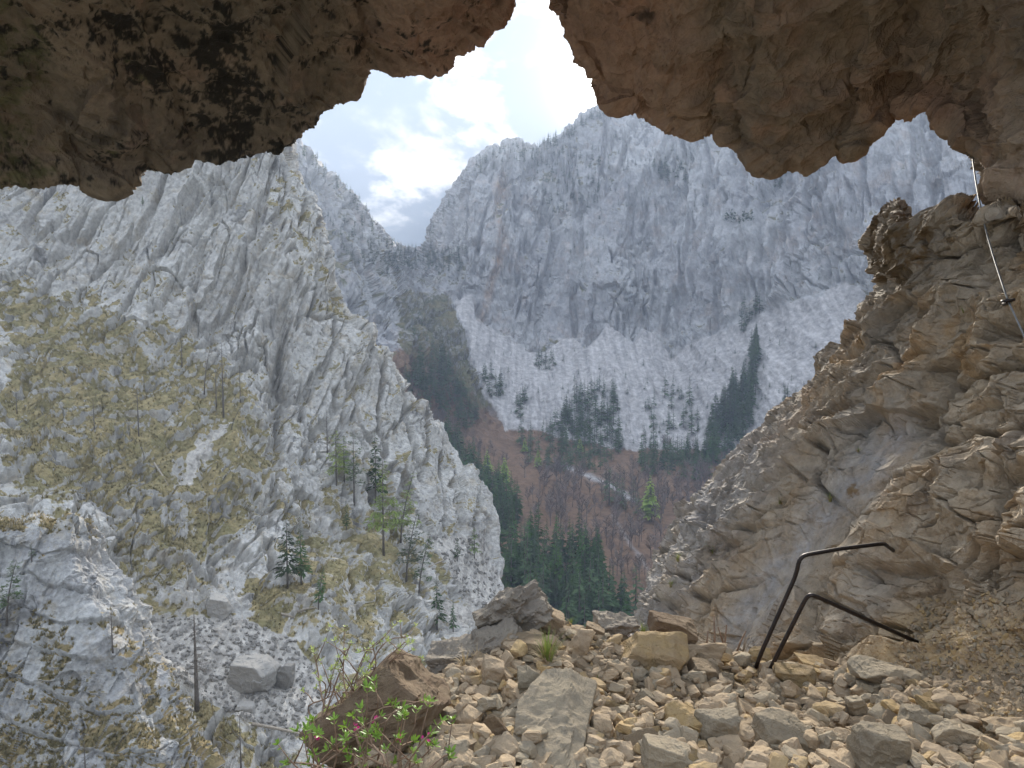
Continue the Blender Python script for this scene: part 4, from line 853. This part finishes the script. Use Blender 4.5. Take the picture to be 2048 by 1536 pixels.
SV = [np.array([v.co[:] for v in stone_mesh(700 + k, (1.0, srng.uniform(0.6, 0.9), srng.uniform(0.35, 0.65)), ST['tan'], 6, 8, 0.6).vertices]) for k in range(16)]
F6 = np.concatenate([CS[6][1][:, [0, 1, 2]], CS[6][1][:, [0, 2, 3]]])
for x, y in sample_poly(RUB, 1150, srng, 0.0):
    P = ground('floor', x, y)
    if P is None: continue
    W = (18 + 30 * srng.random() ** 1.6) * (0.6 + 0.5 * (y - 1260) / 280) * proj(P)[2] / FPX; e_ = Euler((srng.normal(0, 0.35), srng.normal(0, 0.35), srng.uniform(0, 6.28))).to_matrix()
    V = SV[srng.integers(0, 16)] @ np.array(e_).T * W * 1.2 + P + np.array([0, 0, 0.02 + W * 0.12])
    gm_.append(V); gf.append(F6 + base); gi.append(np.full(len(F6), srng.choice(4, p=[0.35, 0.25, 0.12, 0.28]))); base += len(V)
gravel(RUB, 900, 10, 22, 'floor', 0.2); gravel(RUB, 2600, 5, 15, 'floor'); gravel([(930, 1330), (1000, 1215), (1060, 1190), (1110, 1240), (1250, 1265), (1400, 1290), (1250, 1320), (1000, 1330)], 500, 5, 13, 'floor')
gravel([(1840, 1200), (1960, 1180), (2060, 1200), (2060, 1480), (1900, 1400), (1780, 1330)], 1100, 3, 12, 'wall'); gravel([(1780, 1320), (1900, 1300), (2060, 1320), (2060, 1480), (1900, 1400)], 500, 3, 11, 'floor')
link('gravel', mesh_from('gravel', np.concatenate(gm_), np.concatenate(gf), [ST['tan'], ST['tan'], ST['buff'], ST['grey']], False, None, np.concatenate(gi)), kind='stuff', label='small tan gravel and chips between the rubble stones')
sg0 = len(gm_); base0 = base
for p_, n_ in ((SCREE_C[0], 800), (SCREE_C[2], 160)):
    k0 = len(gm_); gravel(p_, n_, 3, 10, 'cliff', 0.2)
cv_ = np.concatenate(gm_[sg0:]); cf_ = np.concatenate(gf[sg0:]) - base0
link('scree_rocks', mesh_from('scree_rocks', cv_, cf_, ST['pale'], False), kind='stuff', label='pale small rocks strewn over the scree across the gorge')
# boulders on the scree over there
for a in ((508, 1352, 92, 70, 8, 'pale', 'large pale cracked boulder on the scree below the cliff', 0.9), (568, 1355, 40, 60, 12, 'pale', 'smaller upright pale boulder right of the large boulder', 0.9), (492, 1416, 36, 24, 5, 'pale', 'low pale boulder below the large boulder', 0.9), (440, 1215, 44, 60, 0, 'pale', 'pale rock stub at the upper edge of the scree', 0.9)):
    lay(*a[:7], thick=a[7], n=34, key='cliff', name='boulder', cat='boulder', grp='boulders on the far scree')

# ------------------------------------------------------------------ iron rungs and steel cable
M['iron'] = plain_mat('rusty_dark_iron', (0.022, 0.019, 0.018), (0.045, 0.032, 0.026), 60.0, rough=0.5, bump=0.25, bdist=0.002, metal=0.6, spec=0.5)
M['steel'] = plain_mat('galvanised_steel_cable', (0.30, 0.30, 0.29), (0.20, 0.20, 0.20), 90.0, rough=0.6, bump=0.3, bdist=0.001, metal=0.8, spec=0.5)
def smooth_path(pts, rad=0.06, m=6):
    pts = [np.array(p, float) for p in pts]; out = [pts[0]]
    for a, b, c in zip(pts[:-2], pts[1:-1], pts[2:]):
        u = a - b; v = c - b; r1 = min(rad, np.linalg.norm(u) * 0.45); r2 = min(rad, np.linalg.norm(v) * 0.45)
        p0 = b + u / np.linalg.norm(u) * r1; p1 = b + v / np.linalg.norm(v) * r2
        out += [(1 - t) ** 2 * p0 + 2 * t * (1 - t) * b + t * t * p1 for t in np.linspace(0, 1, m)]
    return out + [pts[-1]]
def rung(pix, lab):
    pts = [unproj(x, y, d) for x, y, d in pix]; o0 = pts[0]
    mb = MB(); mb.tube([p - o0 for p in smooth_path(pts, 0.05)], 0.0118, 12)
    link('iron_rung', mb.mesh('iron_rung', M['iron']), None, o0, label=lab, category='rung', group='bent iron rungs in the cave wall')
def wd(x, y, off=0.0): return proj(ground('wall', x, y))[2] + off
rung([(1512, 1335, 3.88), (1521, 1309, 3.86), (1592, 1150, 3.80), (1600, 1112, 3.78), (1678, 1098, 3.84), (1768, 1087, min(3.95, wd(1764, 1088, -0.05))), (1790, 1104, wd(1790, 1104, 0.12))], 'upper bent iron rung reaching from the rubble back into the tan wall')
rung([(1540, 1340, 3.82), (1553, 1313, 3.80), (1612, 1196, 3.72), (1622, 1188, 3.70), (1836, 1285, wd(1836, 1285, 0.1))], 'lower bent iron rung slanting down to the sandy wall foot')
ct = ground('roofR', 1942, 282); ca_ = unproj(2016, 601, wd(2016, 601, -0.14)); ce = unproj(2075, 730, wd(2060, 720, -0.15))
croot = link('steel_cable', None, None, ca_, label='thin steel safety cable hanging from the cave ceiling down the tan wall', category='cable')
mb = MB(); A = unproj(1940, 270, proj(ct)[2] - 0.02); pts = [A + (ca_ - A) * t + np.array([0, 0, -0.05 * math.sin(math.pi * t)]) + np.array([-0.03, 0, 0]) * math.sin(math.pi * t) for t in np.linspace(0, 1, 14)] + [ca_ + (ce - ca_) * t for t in np.linspace(0.15, 1, 6)]
mb.tube([p - ca_ for p in pts], 0.0055, 10); link('cable', mb.mesh('cable', M['steel']), croot)
aroot = link('anchor_bolt', None, None, ca_, label='dark iron anchor bolt with ring holding the steel cable', category='anchor')
mb = MB(); mb.tube([np.array([-0.012, -0.01, 0.0]), np.array([0.05, 0.07, -0.005]), np.array([0.16, 0.26, -0.01])], 0.011, 10); link('shaft', mb.mesh('shaft', M['iron']), aroot)
mb = MB(); th = np.linspace(0, 2 * np.pi, 17)
mb.tube([np.array([0.028 * math.cos(t), 0.028 * math.sin(t), 0.004 * math.cos(t)]) for t in th], 0.009, 8, 0, False); link('ring', mb.mesh('ring', M['iron']), aroot)

# ------------------------------------------------------------------ plants in the cave mouth
M['blade'] = plain_mat('fresh_grass_blades', (0.14, 0.20, 0.045), (0.24, 0.27, 0.07), 9.0, rough=0.6, bump=0, trans=0.25)
M['straw'] = plain_mat('dry_grass_blades', (0.40, 0.31, 0.17), (0.30, 0.22, 0.11), 9.0, rough=0.7, bump=0, trans=0.15)
M['leaf'] = plain_mat('bright_green_leaves', (0.12, 0.22, 0.03), (0.21, 0.33, 0.05), 20.0, rough=0.45, bump=0, trans=0.35)
M['paleleaf'] = plain_mat('pale_young_leaves', (0.38, 0.44, 0.14), (0.30, 0.38, 0.11), 20.0, rough=0.5, bump=0, trans=0.4)
M['twig'] = plain_mat('brown_twigs', (0.16, 0.10, 0.065), (0.26, 0.18, 0.12), 25.0, bump=0.3, bdist=0.001)
M['petal'] = plain_mat('magenta_petals', (0.40, 0.025, 0.15), (0.52, 0.05, 0.22), 40.0, rough=0.5, bump=0, trans=0.3)
def tuft(px, py, hp, nfresh, ndry, lab, key='floor', wide=0.6, name='grass_tuft'):
    P = ground(key, px, py); s = proj(P)[2] / FPX; h = hp * s; rng = np.random.default_rng(int(px)); mb = MB()
    for k in range(nfresh + ndry):
        dry = k >= nfresh; th = rng.uniform(0, 6.28); L = h * rng.uniform(0.55, 1.1) * (0.8 if dry else 1); out = rng.uniform(0.15, 1.0) * wide * (1.5 if dry else 1); d = np.array([math.cos(th), math.sin(th), 0]); b0 = d * rng.uniform(0, 0.12) * h
        sd_ = np.array([-d[1], d[0], 0]) * max(h * 0.014, 0.0022); ps = [b0 + d * L * out * t * t + np.array([0, 0, L * (t - (0.55 if not dry else 1.1) * out * t * t * 0.6)]) for t in (0, 0.35, 0.7, 1)]
        V = []
        for i, p in enumerate(ps): wv_ = sd_ * (1 - 0.3 * i); V += [p - wv_, p + wv_]
        mb.add(V, [[0, 1, 3, 2], [2, 3, 5, 4], [4, 5, 7, 6]], 1 if dry else 0)
    link(name, mb.mesh(name, [M['blade'], M['straw']]), None, P, label=lab, category='grass', group='grass tufts in the cave mouth')
for a in ((1094, 1332, 84, 80, 56, 'green grass tuft with dry base in the middle of the rubble'), (1290, 1262, 30, 50, 20, 'low grass patch on the crest above the ochre block'), (1320, 1258, 28, 40, 16, 'low grass patch beside the arched brown flake'), (1195, 1365, 30, 22, 26, 'sparse grass tuft below the tilted elongated block'), (1062, 1262, 26, 14, 20, 'thin grass tuft behind the flat tan slab'), (1140, 1248, 26, 14, 6, 'thin grass tuft on the skyline right of the perched boulder'), (930, 1335, 60, 0, 34, 'dry straw tuft on the left rubble slope'), (955, 1320, 46, 0, 24, 'small dry straw tuft under the dark ledge')):
    tuft(*a)
for a in ((1660, 1000, 26, 14, 40, 'dry grass tuft on the tan wall beside the water-worn slab'), (1560, 1010, 26, 10, 40, 'dry grass tuft on the lower wall edge'), (1355, 1120, 24, 26, 26, 'grass tuft on the grey wall edge above the flake'), (1425, 1105, 26, 24, 22, 'grass tuft in the grey wall crevice'), (1340, 1175, 26, 24, 20, 'lowest grass tuft on the grey wall edge'), (1925, 625, 20, 18, 4, 'tiny green tuft on the upper tan wall'), (1712, 905, 18, 10, 26, 'dark little tuft on the wall ledge')):
    tuft(*a, key='wall', wide=1.0)
def leafset(mb, c, axis, n, L, rng, mi=0, wide=0.32):
    axis = axis / np.linalg.norm(axis); a = np.cross(axis, [0.3, 0.9, 0.1]); a /= np.linalg.norm(a); b = np.cross(axis, a)
    for k in range(n):
        th = 2 * np.pi * k / n + rng.uniform(-0.3, 0.3); d = axis * rng.uniform(0.25, 0.9) + (a * math.cos(th) + b * math.sin(th)) * rng.uniform(0.6, 1.0); d /= np.linalg.norm(d)
        sd_ = np.cross(d, axis); sd_ /= np.linalg.norm(sd_) + 1e-9; nrm = np.cross(sd_, d); l = L * rng.uniform(0.7, 1.15); w_ = l * wide * 0.5
        V = [c, c + d * l * 0.4 + sd_ * w_ - nrm * 0.06 * l, c + d * l * 0.45, c + d * l * 0.4 - sd_ * w_ - nrm * 0.06 * l, c + d * l * 0.78 + sd_ * w_ * 0.75, c + d * l * 0.8, c + d * l * 0.78 - sd_ * w_ * 0.75, c + d * l + nrm * -0.05 * l]
        mb.add(V, [[0, 1, 2], [0, 2, 3], [1, 4, 5, 2], [2, 5, 6, 3], [4, 7, 5], [5, 7, 6]], mi)
def shrub(name, base, tips, lab, leafm, L, d0, nleaf, fork, seed, flowers=(), grp=None):
    rng = np.random.default_rng(seed); O = unproj(*base[0]); root = link(name, None, None, O, label=lab, category='shrub')
    st = MB(); ends = []
    for (x, y) in tips:
        b = base[rng.integers(0, len(base))]; B = unproj(*b); E = unproj(x, y, d0 + rng.uniform(-0.16, 0.16))
        w1 = B + (E - B) * 0.35 + rng.normal(0, 0.05, 3) + [0, 0, -0.03]; w2 = B + (E - B) * 0.7 + rng.normal(0, 0.03, 3)
        path = catmull(np.array([B, w1, w2, E]), np.linspace(0, 3, 12)); st.tube([p - O for p in path], np.linspace(0.0048, 0.0018, 12), 6); ends.append((E, E - w2))
        for k in range(fork):
            i = rng.integers(5, 11); p = path[i]; e = p + rng.normal(0, 0.05, 3) + np.array([0, 0, 0.05]); st.tube([p - O, (p + e) / 2 - O + rng.normal(0, 0.006, 3), e - O], [0.0026, 0.002, 0.0013], 5); ends.append((e, e - p))
    link('stems', st.mesh('stems', M['twig']), root)
    for e, ax in ends:
        lb = MB(); leafset(lb, np.zeros(3), ax + np.array([0, 0, 0.05]), nleaf, L, rng); leafset(lb, ax * -0.12, ax + np.array([0, 0, 0.02]), nleaf // 2, L * 0.8, rng)
        link('leaf_cluster', lb.mesh('leaf_cluster', M[leafm]), root, e - O)
    for x, y in flowers:
        fb = MB(); p = unproj(x, y, d0 - 0.08)
        for k in range(5): leafset(fb, rng.normal(0, 0.006, 3), rng.normal(0, 1, 3) + [0, -0.6, 0.6], 5, 0.0075, rng, 0, 0.75)
        link('flower', fb.mesh('flower', M['petal']), root, p - O, label='small magenta flower head')
        st2 = MB(); q = min(ends, key=lambda en: np.linalg.norm(en[0] - p))[0]; st2.tube([q - O, p - O], [0.002, 0.0014], 5); link('stem', st2.mesh('stem', M['twig']), root)
trng = np.random.default_rng(21)
shrub('flowering_shrub', [(640, 1600, 2.2), (700, 1610, 2.15), (760, 1600, 2.2), (820, 1590, 2.25), (590, 1600, 2.2)],
      [(575, 1525), (610, 1480), (625, 1440), (655, 1500), (668, 1440), (690, 1478), (705, 1432), (722, 1418), (735, 1470), (762, 1432), (790, 1412), (800, 1470), (806, 1428), (828, 1482), (848, 1400), (862, 1466), (868, 1490), (900, 1515), (640, 1530), (700, 1520), (770, 1500), (830, 1525), (720, 1505)],
      'leafy green shrub with magenta flowers in front of the dark brown slab', 'leaf', 0.027, 2.28, 7, 2, 31, [(712, 1454), (748, 1440), (633, 1476), (794, 1480), (854, 1474)])
shrub('young_leaf_shrub', [(668, 1450, 2.75), (640, 1470, 2.7), (700, 1430, 2.8)],
      [(650, 1385), (662, 1355), (680, 1330), (690, 1300), (702, 1286), (745, 1290), (762, 1284), (800, 1295), (812, 1275), (824, 1300), (640, 1360), (628, 1305), (675, 1378), (720, 1340), (700, 1390), (655, 1420)],
      'pale yellow-green young-leaved shrub above the dark brown slab', 'paleleaf', 0.020, 2.8, 6, 3, 33)
# dead stalks by the rungs, on the crest
rg = np.random.default_rng(44); root = None
for x, y, x1, y1, lab in ((1426, 1312, 1428, 1232, 'tallest upright dead stalk on the crest left of the rungs'), (1412, 1296, 1416, 1262, 'short dead stalk beside the tallest stalk'), (1447, 1312, 1453, 1250, 'dead stalk pair stem nearest the rungs'), (1452, 1306, 1436, 1254, 'thin dead stalk leaning left by the rungs'), (1470, 1308, 1492, 1262, 'brown dead stem leaning right towards the rungs')):
    P = ground('floor', x, y); mb = MB(); E = unproj(x1, y1, proj(P)[2]); mb.tube([np.zeros(3), (E - P) * 0.5 + rg.normal(0, 0.006, 3), E - P], [0.008, 0.006, 0.004], 6)
    link('dead_stalk', mb.mesh('dead_stalk', M['twig']), None, P, label=lab, category='stalk', group='dead stalks on the crest')
tw = MB(); P = ground('floor', 1480, 1316)
for k in range(9):
    E = P + np.array([rg.uniform(0.05, 0.32), rg.uniform(-0.1, 0.1), rg.uniform(0.05, 0.22)]); m1 = (P + E) / 2 + [rg.uniform(-0.05, 0.05), 0, 0.05]; tw.tube([np.zeros(3), m1 - P, E - P], [0.003, 0.002, 0.001], 5)
link('dry_twig_bundle', tw.mesh('dry_twig_bundle', M['dead']), None, P, label='tangle of thin dry twigs at the foot of the rungs', category='twigs')
print('things', round(time.time() - T0, 1))

# ------------------------------------------------------------------ air
hm, T = new_mat('blue_haze')
pv = T.n('ShaderNodeVolumePrincipled', {'Color': (0.68, 0.80, 1.0, 1), 'Density': 0.00026, 'Anisotropy': 0.1})
T.t.links.new(pv.outputs[0], T.n('ShaderNodeOutputMaterial').inputs['Volume'])
hv = np.array([(x, y, z) for x in (-1900, 1900) for y in (-1900, 1900) for z in (-177, 640)], float)
hf = [[0, 1, 3, 2], [4, 6, 7, 5], [0, 4, 5, 1], [2, 3, 7, 6], [0, 2, 6, 4], [1, 5, 7, 3]]
link('haze', mesh_from('haze', hv, hf, hm), kind='stuff', label='pale blue haze filling the valley air')
print('built', round(time.time() - T0, 1))
